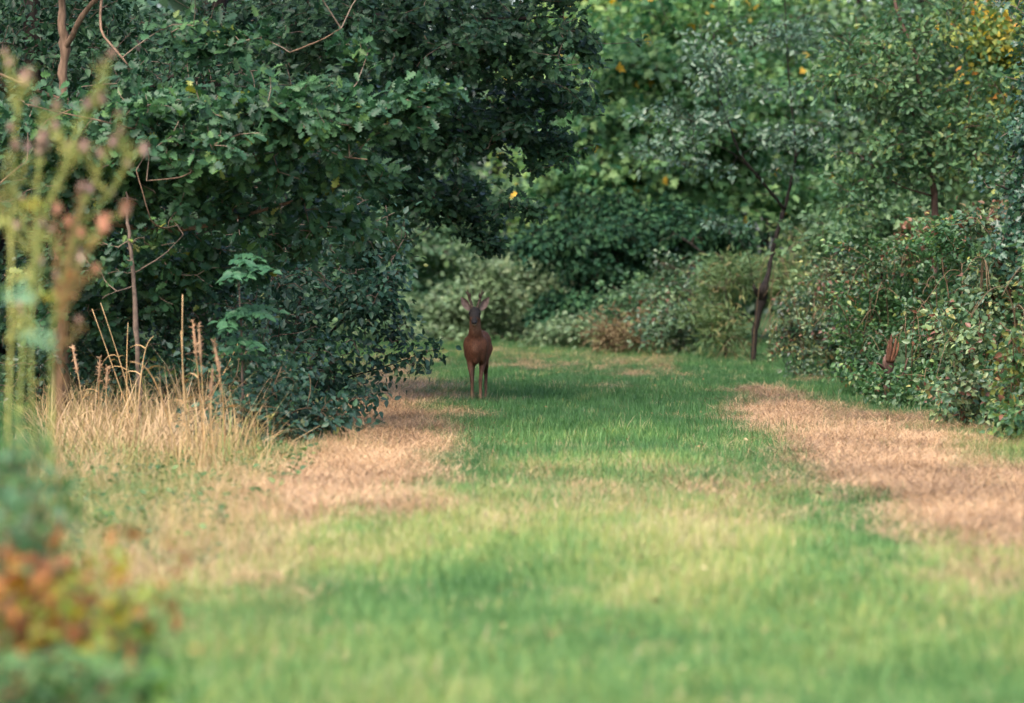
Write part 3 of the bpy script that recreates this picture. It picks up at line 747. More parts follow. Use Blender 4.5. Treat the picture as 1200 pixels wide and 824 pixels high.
far_bush('willowherb', 'pale yellow green weeds behind the crooked trunk to its right', 925, 62, [(930, 330, 62, 45, 40, .6, 110), (960, 300, 63, 50, 35, .6, 90)], 'narrow', (.10, .16), (10, 16), M['weed'], 209, up=.4, rnd=.8)
far_bush('green_bush', 'mid green bush in front of the maple above the weeds', 800, 69, [(800, 345, 69, 60, 20, .7, 90), (745, 350, 69, 40, 20, .6, 60), (880, 322, 68, 40, 18, .7, 50), (820, 312, 69, 40, 9, .5, 26)], 'lobed', (.07, .12), (9, 14), M['far_green'], 210)

# broadleaf tree with swooping boughs, their shade put into the leaf colour
plant('beech_tree', 'shaded broadleaf tree with dark low boughs spreading over the far bushes', 'tree', None, 220,
      [(722, None, 73, .07), (722, 340, 73, .06), (724, 280, 73, .045), (726, 225, 73, .015)],
      [[(722, 300, 73, .03), (670, 285, 72, .02), (610, 292, 71.5, .008)], [(722, 330, 73, .03), (690, 345, 72, .02), (650, 378, 71.5, .008)], [(722, 270, 73, .03), (780, 270, 72, .02), (830, 300, 71.5, .008)]],
      [(680, 280, 72, 60, 14, .6, 100), (730, 275, 72, 60, 20, .6, 110), (790, 270, 72.3, 60, 24, .6, 110), (620, 288, 71.5, 26, 8, .3, 24), (690, 318, 72, 50, 12, .5, 60), (670, 360, 71.6, 34, 20, .35, 60), (740, 300, 73.5, 80, 30, .4, 90), (850, 275, 73, 40, 26, .5, 60), (640, 372, 71.4, 16, 12, .2, 18), (730, 330, 72.5, 40, 22, .6, 60), (700, 245, 73, 50, 18, .6, 40), (775, 252, 73, 50, 16, .6, 40), (730, 375, 72, 25, 20, .3, 30)],
      'ovate', (.10, .16), (10, 15), M['bough_shade'], M['bark_dark'], spread=.26, twig_sides=3, flat=.3, droop=.4, sag=.12)

plant('maple_tree', 'broad maple with tiered light green leaves and a few orange ones', 'tree', None, 221,
      [(838, None, 80, .11), (836, 320, 80, .1), (840, 240, 80, .09), (830, 120, 80, .07), (820, -40, 80, .04), (815, -160, 80, .03)],
      [[(840, 285, 80, .06), (870, 240, 80, .05), (890, 180, 79, .03)], [(838, 270, 80, .06), (800, 220, 79.5, .04), (740, 200, 79, .015)], [(836, 200, 80, .05), (780, 120, 79, .03), (690, 100, 78, .01)],
       [(828, 100, 80, .05), (900, 40, 79, .03), (960, 10, 78, .01)], [(850, 320, 80.2, .05), (858, 250, 80.2, .045), (870, 170, 80.4, .02)], [(822, 318, 80.4, .05), (812, 240, 80.4, .04), (800, 170, 80.4, .02)]],
      [(740, 190, 75.5, 110, 60, 1.4, 260), (690, 240, 75, 70, 40, 1, 120), (830, 150, 75.5, 110, 60, 1.4, 220), (760, 100, 79, 120, 60, 1.4, 240), (800, 30, 79, 150, 60, 1.5, 240), (900, 100, 79, 80, 80, 1.4, 160), (870, 220, 76, 80, 30, 1, 90), (770, 245, 75.5, 90, 28, 1, 110), (800, -90, 80, 220, 70, 2.4, 130), (720, -80, 73, 130, 50, 4, 170), (700, 150, 75.5, 70, 30, 1, 110), (770, 80, 76, 80, 30, 1, 120), (660, 205, 75, 40, 26, .8, 60), (930, 200, 79, 60, 50, 1.2, 90), (680, 160, 79, 60, 60, 1.2, 110)],  # high forward clump out of view, added to shade the dark low boughs
      'lobed', (.13, .23), (9, 14), M['maple'], M['bark_dark'], spread=.3, twig_sides=3, flat=.35, sub=9, twig_r=.004)

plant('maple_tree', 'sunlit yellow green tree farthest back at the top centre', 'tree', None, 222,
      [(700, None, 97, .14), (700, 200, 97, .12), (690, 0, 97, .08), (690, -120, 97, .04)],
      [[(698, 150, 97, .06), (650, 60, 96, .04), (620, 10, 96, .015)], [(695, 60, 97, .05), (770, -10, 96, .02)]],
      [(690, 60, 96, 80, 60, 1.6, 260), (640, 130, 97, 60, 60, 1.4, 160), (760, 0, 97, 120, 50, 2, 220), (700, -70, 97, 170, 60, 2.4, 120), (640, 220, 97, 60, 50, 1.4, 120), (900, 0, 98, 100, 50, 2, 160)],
      'round', (.13, .22), (9, 14), M['sunlit_leaf'], M['bark_dark'], spread=.36, twig_sides=3, flat=.4, twig_r=.004)

plant('ash_tree', 'grey green tree behind the crooked trunk and right of the maple', 'tree', None, 223,
      [(1000, None, 86, .12), (1000, 200, 86, .1), (1005, 30, 86, .07), (1010, -120, 86, .03)],
      [[(1000, 180, 86, .05), (940, 90, 85, .03), (910, 40, 85, .012)], [(1002, 120, 86, .05), (1070, 60, 85, .03), (1110, 0, 85, .012)]],
      [(980, 60, 85, 100, 60, 1.6, 240), (1080, 40, 85, 90, 60, 1.6, 180), (1000, 160, 85, 100, 60, 1.6, 240), (1100, 140, 86, 100, 60, 1.6, 180), (1000, 240, 85, 120, 40, 1.4, 200), (1020, -70, 86, 220, 60, 2.4, 130), (1160, 220, 85, 80, 70, 1.4, 160)],
      'round', (.12, .19), (9, 14), M['far_green'], M['bark_dark'], spread=.32, twig_sides=3, flat=.4, twig_r=.004)

# ------------------------------------------------------------------ right side
plant('elder_tree', 'crooked dark elder trunk forking above a knobbly stump, thin grey green leaves', 'tree', None, 301,
      [(883, None, 58.5, 0.0418), (884, 400, 58.5, 0.0456), (888, 370, 58.5, 0.0570), (893, 350, 58.5, 0.0760), (895, 338, 58.4, 0.0646), (900, 322, 58.5, 0.0380), (906, 290, 58.6, 0.0342), (914, 262, 58.6, 0.0319), (919, 244, 58.6, 0.0319)],
      [[(919, 246, 58.6, 0.0243), (895, 215, 58.3, 0.0228), (868, 182, 58, 0.0198), (850, 135, 57.8, 0.0167), (840, 100, 57.8, 0.0122), (836, 40, 57.8, 0.0076)],
       [(919, 246, 58.6, 0.0274), (927, 212, 58.6, 0.0243), (932, 180, 58.6, 0.0198), (928, 130, 58.8, 0.0152), (922, 60, 58.8, 0.0106), (918, -20, 58.8, .008)],
       [(930, 190, 58.6, 0.0122), (945, 165, 58.4, 0.0091), (965, 150, 58.2, 0.0046)],
       [(886, 383, 58.5, 0.0122), (876, 372, 58.2, 0.0091), (862, 364, 58, 0.0046)],
       [(880, 200, 58.2, 0.0106), (850, 175, 57.6, 0.0076), (800, 160, 57.2, 0.0038)],
       [(888, 346, 58.4, 0.0456), (884, 338, 58.3, 0.0304), (883, 333, 58.3, 0.0152)]],
      [(800, 140, 57, 60, 25, .6, 40), (790, 180, 57, 45, 12, .5, 26), (850, 110, 57.4, 50, 32, .6, 40), (905, 165, 58, 55, 18, .7, 36), (960, 160, 58, 50, 26, .6, 32), (930, 110, 58.4, 40, 30, .6, 20), (860, 50, 57.8, 55, 35, .7, 40), (940, 40, 58.6, 55, 36, .7, 32), (830, 75, 57.4, 36, 20, .5, 18), (900, -60, 58.4, 150, 50, 1.5, 60), (850, 268, 57.4, 32, 14, .4, 14), (850, 200, 57.4, 36, 10, .5, 14), (985, 120, 58, 30, 30, .5, 14), (920, 200, 58, 30, 10, .3, 10)],
      'ovate', (.075, .115), (5, 8), M['elder'], M['bark_dark'], M['bark_dark'], spread=.2, flat=.3, twig_sides=3, twig_r=.003)

plant('oak_sapling', 'yellow green young oak with a bare pinkish trunk above the bramble bank', 'tree', None, 302,
      [(1096, None, 48, .045), (1094, 330, 48, .043), (1096, 255, 48, .042), (1090, 190, 48, .04), (1084, 150, 48, .036), (1072, 70, 48, .03), (1050, 10, 48, .022), (1040, -60, 48, .012)],
      [[(1086, 165, 48, .018), (1060, 120, 47.8, .013), (1030, 100, 47.6, .006)], [(1088, 178, 48, .018), (1130, 150, 47.8, .012), (1170, 150, 47.6, .005)], [(1074, 80, 48, .016), (1020, 50, 47.8, .01), (990, 60, 47.6, .004)],
       [(1092, 230, 48, .014), (1050, 215, 47.8, .009), (1005, 180, 47.6, .004)]],
      [(1050, 110, 47.6, 70, 35, .6, 110), (1000, 70, 47.6, 45, 30, .5, 55), (1120, 150, 47.6, 60, 30, .5, 85), (1090, 40, 47.8, 60, 40, .6, 90), (1030, 175, 47.6, 45, 25, .5, 50), (1150, 200, 47.6, 50, 35, .5, 70), (1060, -40, 48, 110, 40, 1, 70), (1010, 220, 47.6, 35, 28, .4, 40), (1140, 90, 48, 50, 30, .5, 55), (1060, 205, 48.2, 30, 20, .3, 26)],
      'oak', (.07, .11), (8, 13), M['sapling'], M['bark_red'], M['bark_red'], spread=.18, twig_sides=3)

plant('cherry_tree', 'tree with yellow and orange leaves in the top right corner', 'tree', None, 303,
      [(1190, None, 53, .07), (1188, 220, 53, .06), (1180, 60, 53, .045), (1178, -60, 53, .02)],
      [[(1184, 100, 53, .03), (1150, 60, 52.6, .02), (1110, 30, 52.4, .008)], [(1182, 80, 53, .03), (1220, 40, 52.6, .02), (1250, 10, 52.4, .008)]],
      [(1140, 50, 52.5, 45, 35, .6, 80), (1190, 60, 52.5, 50, 50, .6, 110), (1180, 130, 52.8, 50, 40, .6, 80), (1180, 0, 52.8, 80, 35, .8, 90), (1240, 80, 53, 50, 80, .8, 70), (1190, -70, 53, 110, 40, 1, 50)],
      'ovate', (.08, .13), (8, 13), M['yellowing'], M['bark_dark'], spread=.2, twig_sides=3)

plant('hawthorn_bush', 'dark glossy hawthorn at the right edge standing above the brambles', 'bush', None, 304,
      [(1235, None, 31.5, .05), (1232, 350, 31.5, .042), (1228, 220, 31.5, .03), (1225, 90, 31.5, .012)],
      [[(1230, 260, 31.5, .02), (1195, 230, 31.3, .012), (1165, 215, 31.1, .004)], [(1229, 230, 31.5, .02), (1200, 170, 31.3, .012), (1180, 145, 31.2, .004)], [(1231, 320, 31.5, .02), (1195, 300, 31.2, .012), (1165, 285, 31, .004)]],
      [(1195, 225, 31.2, 36, 35, .4, 75), (1200, 165, 31.3, 28, 35, .4, 55), (1190, 290, 31.1, 36, 28, .4, 60), (1240, 220, 31.5, 50, 110, .6, 120), (1210, 110, 31.5, 30, 40, .4, 40), (1235, 20, 31.6, 50, 70, .7, 70)],
      'lobed', (.04, .065), (9, 15), M['hawthorn'], M['bark_dark'], M['twig'], spread=.1, singles=120, trunk_name='stem')

# bramble bank: separate clumps from far to near
BR = [  # label, px, d, clumps
    ('grey green bramble beside the crooked elder trunk', 935, 56, [(935, 385, 55.5, 36, 34, .5, 120), (960, 345, 56, 40, 30, .5, 100)], 0),
    ('bramble clump behind the broken red stump, its leaves bluish', 985, 50, [(985, 380, 49.5, 48, 50, .5, 160), (1010, 325, 50, 48, 32, .5, 110), (965, 425, 49, 36, 14, .4, 46)], 90),
    ('bramble clump hanging round the broken red stump', 1045, 43.5, [(1030, 370, 43.5, 46, 46, .5, 140), (1075, 340, 43.5, 48, 42, .5, 130), (1010, 430, 42.5, 36, 24, .4, 66), (1068, 452, 41.5, 36, 18, .35, 36)], 140),
    ('tallest bramble clump between the red stump and the near one', 1110, 38.5, [(1100, 390, 38.3, 52, 60, .5, 170), (1140, 330, 38.5, 56, 46, .5, 150), (1105, 460, 37.4, 34, 22, .35, 56), (1056, 468, 37.7, 24, 16, .15, 26), (1026, 458, 37.9, 14, 16, .15, 12), (1044, 440, 37.9, 10, 8, .08, 4)], 200),
    ('bramble clump with red brown leaves at the right edge', 1175, 34, [(1165, 400, 33.8, 56, 70, .5, 190), (1200, 330, 34, 50, 50, .5, 140), (1150, 470, 33, 46, 26, .4, 90)], 260),
    ('nearest bramble clump cut by the right edge', 1235, 30, [(1225, 430, 30, 52, 80, .5, 170), (1250, 350, 30, 50, 60, .5, 110), (1195, 490, 29.4, 36, 24, .35, 60)], 200),
    ('bramble clump continuing the bank past the right edge', 1340, 27, [(1330, 430, 27, 70, 100, .6, 170), (1380, 350, 27.4, 60, 60, .6, 90)], 0),
    ('bramble clump closest to us where the bank goes on to the right', 1500, 24, [(1480, 450, 24, 90, 110, .6, 170), (1560, 380, 24.4, 80, 80, .6, 100)], 0)]
BMAT = ['bramble', 'bramble', 'bramble_green', 'bramble_green', 'bramble', 'bramble_green', 'bramble', 'bramble_green']
for i, (lb, px, d, cl, sg) in enumerate(BR):
    rb = np.random.default_rng(900 + i); CN = []
    for q in range(9):
        x0 = px + rb.uniform(-55, 45); yt = rb.uniform(290, 400) + (d < 36) * 10; dx = rb.uniform(-45, 45)
        CN.append([(x0, None, d + .1, .006), (x0 + dx * .3, yt + 25, d - .25, .0055), (x0 + dx * .8, yt, d - .45, .0045), (x0 + dx * 1.5, yt + rb.uniform(15, 45), d - .75, .0025)])
    t_ = min(c[1] - c[4] for c in cl)
    plant('bramble_bush', lb, 'bush', 'brambles along the right side of the ride', 320 + i,
          [(px, None, d, .012), (px + 4, (t_ + 470) / 2, d, .010), (px - 6, t_ + 20, d, .006)],
          [[(px, 470 if d < 40 else 420, d, .008), (px - 20, (t_ + 430) / 2, d - .3, .006), (px - 40, (t_ + 450) / 2 + 10, d - .5, .003)],
           [(px, 470 if d < 40 else 420, d, .008), (px + 25, (t_ + 400) / 2, d - .2, .006), (px + 45, (t_ + 400) / 2 + 30, d - .4, .003)]] + CN,
          cl + ([(px - 20, t_ - 6, d, 40, 22, .4, 26), (px + 20, t_ + 4, d, 30, 26, .4, 20)] if i > 1 else []), 'ovate', (.045, .078), (11, 17), M[BMAT[i]], M['cane'], M['cane'], spread=.115, rnd=.7, singles=sg, trunk_name='cane', sub=11, shell=.4)
far_bush('bramble_bush', 'reddish bramble and dead bracken at the foot of the young oak', 1120, 46, [(1125, 275, 45.6, 50, 22, .5, 90), (1170, 260, 45, 50, 24, .5, 80), (1080, 290, 46, 40, 22, .5, 60)], 'ovate', (.06, .1), (9, 14), M['bramble_dry'], 330, group='brambles along the right side of the ride', spread=.16)
far_bush('green_bush', 'leafy green bush between the elder and the young oak', 1030, 54, [(1020, 265, 53.5, 60, 40, .6, 150), (975, 265, 54, 40, 30, .5, 70), (1060, 250, 54, 40, 40, .5, 80)], 'lobed', (.07, .12), (9, 14), M['far_green'], 331, group=None, spread=.18)

# broken snag in the brambles
def snag():
    base = foot(1045, 38.6); rt = root('broken_stump', base, 'broken reddish brown stump with torn orange top in the brambles', 'stump')
    rng = np.random.default_rng(3)
    p = stem_pts([(1046, None, 38.6, .075), (1045, 470, 38.5, .065), (1040, 448, 38.4, .06), (1041, 425, 38.3, .055), (1046, 408, 38.3, .04)], .006, rng)
    b = MB(); b.tube(p[:, :3], p[:, 3], 9); b.build('trunk', M['bark_red'], rt, origin=base)
    for k, (dx, dy, l) in enumerate([(0, -16, .022), (5, -8, .02), (-3, -2, .02), (8, 2, .016)]):
        q = stem_pts([(1042 + dx * .5, 424, 38.24, l), (1044 + dx, 410 + dy * .5, 38.22, l * .8), (1045 + dx, 400 + dy * .5, 38.22, .006)], .002, rng)
        b = MB(); b.tube(q[:, :3], q[:, 3], 5); b.build('splinter', M['torn_wood'], rt, origin=base)
    for spec in ([(1042, 440, 38.4, .020), (1034, 430, 38.2, .016), (1028, 426, 38.1, .008)], [(1046, 452, 38.4, .022), (1058, 440, 38.2, .016), (1064, 420, 38.1, .008)]):
        q = stem_pts(spec, .002, rng); b = MB(); b.tube(q[:, :3], q[:, 3], 6); b.build('branch_stub', M['bark_red'], rt, origin=base)
snag()

# ------------------------------------------------------------------ woodland closing the view (a far wood that reads as one mass)
def woodland():
    rng = np.random.default_rng(55)
    segs = [((-70, 128), (80, 138), 24, 9000), ((-34, 96), (40, 118), 19, 12000), ((-7.5, 47), (-15, 98), 12, 3000), ((-5.8, 42), (-11, 52), 10, 2000), ((11, 52), (21, 112), 17, 4000), ((8.0, 30), (11.5, 54), 12, 2400), ((-9.5, 26), (-7.5, 42), 9, 1500), ((-4.6, 66), (-13, 92), 6, 1000)]
    b = MB(); tk = MB()
    for (x0, y0), (x1, y1), h, n in segs:
        t = rng.random(n)
        c = np.stack([x0 + (x1 - x0) * t + rng.uniform(-1.3, 1.3, n), y0 + (y1 - y0) * t + rng.uniform(-1.5, 1.5, n), h * rng.random(n) ** 1.25 * (.75 + .35 * np.sin(t * 23 + 2))], -1)
        k = 12
        p = np.repeat(c, k, 0) + rng.normal(0, .45, (n * k, 3)) * np.array([1, 1, .55])
        p[:, 2] = np.maximum(p[:, 2], .1) + gz(p[:, 0], p[:, 1])
        m = len(p)
        add_leaves(b, T['quad'], p, rng.normal(0, 1, (m, 3)) + np.array([0, 0, -.3]), np.array([0, -.4, 1.]) + rng.normal(0, .5, (m, 3)), rng.uniform(.16, .30, m) * (1.6 if y1 > 90 else .7), rng.random(m))
        for q in np.arange(.03, 1, 1.0 / max(3, n // 130)):
            x = x0 + (x1 - x0) * q + rng.normal(0, .6); y = y0 + (y1 - y0) * q + rng.normal(0, .8)
            zz = np.linspace(0, h * .9, 5); pp = np.stack([x + rng.normal(0, .1, 5).cumsum(), y + np.zeros(5), zz + float(gz(x, y)) - .05], -1)
            tk.tube(pp, np.linspace(.14, .04, 5), 6)
    for f_, m_ in zip(tk.f, tk.m): b.f.append(f_ + b.n); b.m.append(m_ * 0 + 1)
    b.v += tk.v; b.t += tk.t; b.n += tk.n
    tag(b.build('woodland', [M['wood_leaf'], M['bark_dark']]), kind='stuff')
woodland()

# ------------------------------------------------------------------ fallen leaves and low weeds in the turf
def turf_details():
    rng = np.random.default_rng(91)
    n = 1100
    y = 12 + 60 * rng.random(n) ** 1.4; x = rng.uniform(-1, 1, n) * (.13 * y + .6) + .3
    ok = (x < 4.2) & (x > -3.2); x, y = x[ok], y[ok]
    p = np.stack([x, y, gz(x, y) + rng.uniform(.01, .06, len(x))], -1); m = len(x)
    b = MB(); add_leaves(b, T['ovate'], p, rng.normal(0, 1, (m, 3)) * np.array([1, 1, .35]), np.array([0, 0, 1.]) + rng.normal(0, .5, (m, 3)), rng.uniform(.018, .042, m), rng.random(m))
    tag(b.build('leaf_litter', M['rust_litter']), kind='stuff')
    b = MB(); n = 240
    y = 13 + 40 * rng.random(n) ** 1.2; x = rng.uniform(-1, 1, n) * (.13 * y + .4) + .2
    near = rng.random(n) < 2; x = np.where(near, rng.uniform(-2.9, -1.35, n), x); y = np.where(near, rng.uniform(17, 28, n), y)
    k = 9; a = rng.uniform(0, 6.28, (n, k)); ax = np.stack([np.cos(a), np.sin(a), rng.uniform(.1, .9, (n, k))], -1).reshape(-1, 3)
    c = np.stack([x, y, gz(x, y) + .02], -1); p = np.repeat(c, k, 0) + ax * .015 + np.array([0, 0, 1]) * rng.uniform(0, .08, (n * k, 1))
    add_leaves(b, T['ovate'], p, ax, np.array([0, -.2, 1.]) + rng.normal(0, .35, (n * k, 3)), rng.uniform(.02, .055, n * k), np.repeat(rng.random(n), k))
    tag(b.build('ground_weeds', M['weed_green']), kind='stuff')
turf_details()

# ------------------------------------------------------------------ tall dry grass stems at the left verge
STEMS = [ # base px, base row, top px, top row, label
    ('tallest straight straw stem at the left verge', 222, 545, 214, 345, 0),
    ('straw stem just right of the tallest one', 228, 545, 212, 388, 0),
    ('leaning straw stem farthest left of the long pair', 165, 520, 108, 362, 0),
    ('leaning straw stem right of its long twin', 168, 520, 118, 355, 0),
    ('upright thin stem right of the tallest with a narrow ear', 240, 545, 226, 378, 1),
    ('short upright straw stem in the right hand cluster', 240, 550, 233, 382, 1),
    ('upright straw stem at the right end of the cluster', 262, 555, 251, 402, 1),
    ('straw stem bent far over to the right above the others', 215, 520, 282, 397, 0),
    ('short stem at the middle of the verge with a drooping ear', 152, 515, 150, 378, 0),
    ('arching straw stem falling to the right', 212, 545, 152, 424, 2),
    ('low arching straw stem with a curled tip', 158, 500, 180, 394, 2),
    ('short feathery stem left of the middle', 118, 510, 117, 420, 1),
    ('short feathery stem standing among the straw', 128, 512, 126, 430, 1),
    ('thin short stem beside the withered thistle', 100, 500, 85, 408, 1),
    ('low straw stem right of the arching one', 256, 560, 249, 432, 1)]
def grass_stem(lb, bx, by, tx, ty, kind, i):
    rng = np.random.default_rng(400 + i)
    d = F * CH / (by - HY); d = min(d, 29.5)
    base = foot(bx, d); tip = W(tx, ty, d - .1)
    rt = root('grass_stem', base, lb, 'grass stem', 'tall dry stems on the left verge')
    t = np.linspace(0, 1, 9)[:, None]
    bow = np.array([rng.normal(0, .02), rng.normal(0, .02), 0])
    pts = base + (tip - base) * t + bow * np.sin(math.pi * t)
    if kind == 2:
        pts = pts + np.array([0, 0, .28]) * np.sin(math.pi * t) * (1 - .2 * t)
    r = np.linspace(.006, .003, 9)
    b = MB(); b.tube(pts, r, 5, tint=rng.random()); b.build('stem', M['straw'], rt, origin=base)
    if kind == 1:
        b = MB(); e = pts[-3:]; ee = np.linspace(0, 1, 8)[:, None]; q = e[0] + (e[-1] - e[0]) * ee
        b.tube(q, .011 * np.sin(np.linspace(.25, 3.0, 8)), 6, tint=.4)
        m = 60; k = rng.integers(0, 8, m)
        add_leaves(b, T['narrow'], q[k], (tip - base)[None] * .5 + rng.normal(0, .35, (m, 3)), rng.normal(size=(m, 3)), rng.uniform(.02, .04, m), rng.random(m))
        b.build('ear', M['straw_ear'], rt, origin=base)
    for k in range(2):
        j = rng.integers(2, 6); a = rng.uniform(0, 6.28); L_ = rng.uniform(.15, .35); h = np.array([math.cos(a), math.sin(a) * .5, 0])
        s = np.linspace(0, 1, 6)
        q = pts[j] + h * (s * L_ * .8)[:, None] + np.array([0, 0, 1]) * (L_ * (.6 * s - .9 * s * s))[:, None]
        wv = np.array([0, 0, 1.0]) * .006; sd_ = np.cross(h, [0, 0, 1]) * .007
        wd = (1 - s ** 2)[:, None]
        v = np.concatenate([q - (sd_ + wv * .5) * wd, q + (sd_ + wv * .5) * wd])
        f = [[i_, i_ + 1, i_ + 7, i_ + 6] for i_ in range(5)]
        b = MB(); b.add(v, [np.array(f)], rng.random()); b.build('blade', M['straw'], rt, origin=base)
for i, s in enumerate(STEMS): grass_stem(*s, i)

# ------------------------------------------------------------------ marsh thistles, close on the left
def thistle(lb, d, stem, branches, heads, seed, mat='thistle_stem', hmat='thistle_head', leaves=()):
    rng = np.random.default_rng(seed)
    p = stem_pts(stem, .003, rng)
    base = p[0, :3].copy(); base[2] = float(gz(base[0], base[1]))
    rt = root('thistle', base, lb, 'thistle', 'thistles at the near left edge')
    def spiny(pts, name):
        b = MB(); b.tube(pts[:, :3], pts[:, 3] * .5, 7, tint=rng.random())
        n = len(pts); m = n * 9; k = rng.integers(0, n, m); a = rng.uniform(0, 6.28, m)
        ax = np.stack([np.cos(a), np.sin(a), rng.uniform(-.1, .7, m)], -1)
        add_leaves(b, T['narrow'], pts[k, :3] + rng.normal(0, .008, (m, 3)), ax, rng.normal(size=(m, 3)), rng.uniform(.010, .028, m), rng.random(m))
        b.build(name, M[mat], rt, origin=base)
    spiny(p, 'stem')
    hw_ = [r for r in stem if r[1] is not None]
    extra = []
    for q in range(6):      # short side shoots with small heads or buds
        k = rng.integers(0, len(hw_) - 1); f = rng.random()
        x0 = hw_[k][0] + (hw_[k + 1][0] - hw_[k][0]) * f; y0 = hw_[k][1] + (hw_[k + 1][1] - hw_[k][1]) * f
        if y0 > 440: continue
        sx = rng.choice([-1, 1]) * rng.uniform(8, 24); ly = rng.uniform(25, 60)
        extra.append([(x0, y0, d, .005), (x0 + sx * .7, y0 - ly * .45, d + .01, .004), (x0 + sx, y0 - ly, d + .02, .003)])
        heads = list(heads) + [(x0 + sx, y0 - ly - 2, rng.uniform(.007, .012), hmat)]
    branches = list(branches) + extra
    for br in branches: spiny(stem_pts(br, .003, rng), 'branch')
    for (hx, hy, r, hm) in heads:
        c = W(hx, hy, d) + np.array([0, rng.uniform(-.02, .02), 0])
        b = MB(); tt = np.linspace(0, 1, 7)
        tilt = np.array([rng.uniform(-.25, .35), rng.uniform(-.2, .2), 1.0]); tilt = norm(tilt)
        q = c + tilt * ((tt - .5) * r * 2.2)[:, None]
        b.tube(q, r * np.array([.25, .75, .95, .9, .7, .75, .5]), 8, tint=rng.random())
        m = 70; a = norm(rng.normal(0, 1, (m, 3)) * .55 + tilt * 1.0)
        add_leaves(b, T['narrow'], c + tilt * r * .5 + rng.normal(0, r * .35, (m, 3)), a, rng.normal(size=(m, 3)), rng.uniform(.8, 1.5, m) * r, rng.random(m))
        b.build('flower_head', M[hm], rt, origin=base)
    for (lx, ly, ang, L_, lm) in leaves:
        c = W(lx, ly, d - .1); s = np.linspace(0, 1, 8)
        h = np.array([math.cos(ang), -.3, math.sin(ang)])
        mid = c + h * (s * L_)[:, None] + np.array([0, 0, -1]) * (.35 * L_ * s * s)[:, None]
        b = MB(); m = 26; k = np.linspace(0, 7, m).astype(int)
        sg = np.where(np.arange(m) % 2 == 0, 1, -1)[:, None]
        b.tube(mid, .004 * (1.1 - s), 5)
        sidev = norm(np.cross(h, [0, -1, .4]))
        add_leaves(b, T['narrow'], mid[k], sidev * sg + h * .6 + rng.normal(0, .15, (m, 3)), np.array([0, -.7, .7]) + rng.normal(0, .3, (m, 3)), L_ * rng.uniform(.25, .42, m) * np.sin(.4 + 2.4 * k / 7), rng.random(m))
        b.build('leaf', M[lm], rt, origin=base)
H, O = 'thistle_head', 'thistle_orange'
thistle('tall thistle with one head high against the oak, leftmost of the thistles', 13.5,
        [(8, None, 13.5, .011), (8, 560, 13.5, .011), (12, 400, 13.5, .010), (14, 250, 13.5, .008), (20, 150, 13.5, .006), (27, 100, 13.5, .005)], [[(13, 300, 13.5, .006), (5, 230, 13.5, .005), (12, 175, 13.5, .003)]],
        [(28, 96, .022, H), (20, 172, .013, H), (12, 150, .011, H)], 501, leaves=[(20, 240, .2, .10, 'yellow'), (14, 262, 2.8, .08, 'thistle_stem')])
thistle('thistle with a double head on the second stem from the left', 13.8,
        [(40, None, 13.8, .010), (40, 560, 13.8, .010), (36, 420, 13.8, .009), (42, 260, 13.8, .008), (46, 180, 13.8, .006), (50, 135, 13.8, .004)], [[(44, 220, 13.8, .005), (58, 150, 13.8, .004), (66, 128, 13.8, .003)]],
        [(50, 165, .020, H), (47, 178, .014, H), (66, 127, .015, H), (42, 122, .010, H), (55, 172, .013, H)], 502, leaves=[(42, 330, 2.6, .10, 'thistle_stem'), (44, 345, .0, .10, 'yellow')])
thistle('thistle with a long stem leaning right, head beside the oak leaves', 13.2,
        [(18, None, 13.2, .012), (22, 540, 13.2, .011), (26, 420, 13.2, .010), (45, 280, 13.2, .009), (78, 190, 13.2, .007), (100, 135, 13.2, .005), (112, 122, 13.2, .004)], [[(60, 235, 13.2, .006), (84, 190, 13.2, .004), (97, 176, 13.2, .003)]],
        [(104, 124, .014, H), (119, 118, .017, H), (98, 174, .016, H), (79, 174, .012, H)], 503, leaves=[(20, 395, .1, .15, 'blue_leaf'), (0, 350, .4, .14, 'blue_leaf')])
thistle('thistle leaning farthest right with three heads along its stem', 13.4,
        [(62, None, 13.4, .012), (60, 560, 13.4, .011), (62, 400, 13.4, .010), (85, 290, 13.4, .008), (130, 225, 13.4, .007), (152, 190, 13.4, .005), (166, 178, 13.4, .004)],
        [[(80, 300, 13.4, .006), (105, 220, 13.4, .005), (130, 172, 13.4, .003)], [(78, 310, 13.4, .006), (92, 262, 13.4, .005), (105, 226, 13.4, .004)], [(90, 285, 13.4, .006), (120, 265, 13.4, .004), (145, 250, 13.4, .003)]],
        [(168, 178, .017, H), (150, 194, .013, H), (133, 168, .014, H), (118, 181, .012, H), (106, 222, .014, 'thistle_head'), (147, 248, .020, O), (132, 227, .010, H)], 504, leaves=[(98, 285, .5, .07, 'yellow')])
thistle('withered orange thistle with rusty stem among the green ones', 13.0,
        [(66, None, 13.0, .009), (68, 480, 13.0, .009), (72, 390, 13.0, .009), (80, 320, 13.0, .009), (83, 275, 13, .006)], [[(73, 370, 13, .008), (68, 300, 13, .006), (67, 255, 13, .004)], [(78, 350, 13, .007), (100, 300, 13, .005), (120, 272, 13, .004)], [(80, 350, 13, .006), (100, 325, 13, .005), (114, 316, 13, .003)]],
        [(81, 262, .014, O), (95, 275, .012, O), (66, 247, .014, O), (122, 266, .022, O), (113, 316, .011, O)], 505, mat='thistle_dead', leaves=[(75, 330, 1.0, .06, 'rust')])

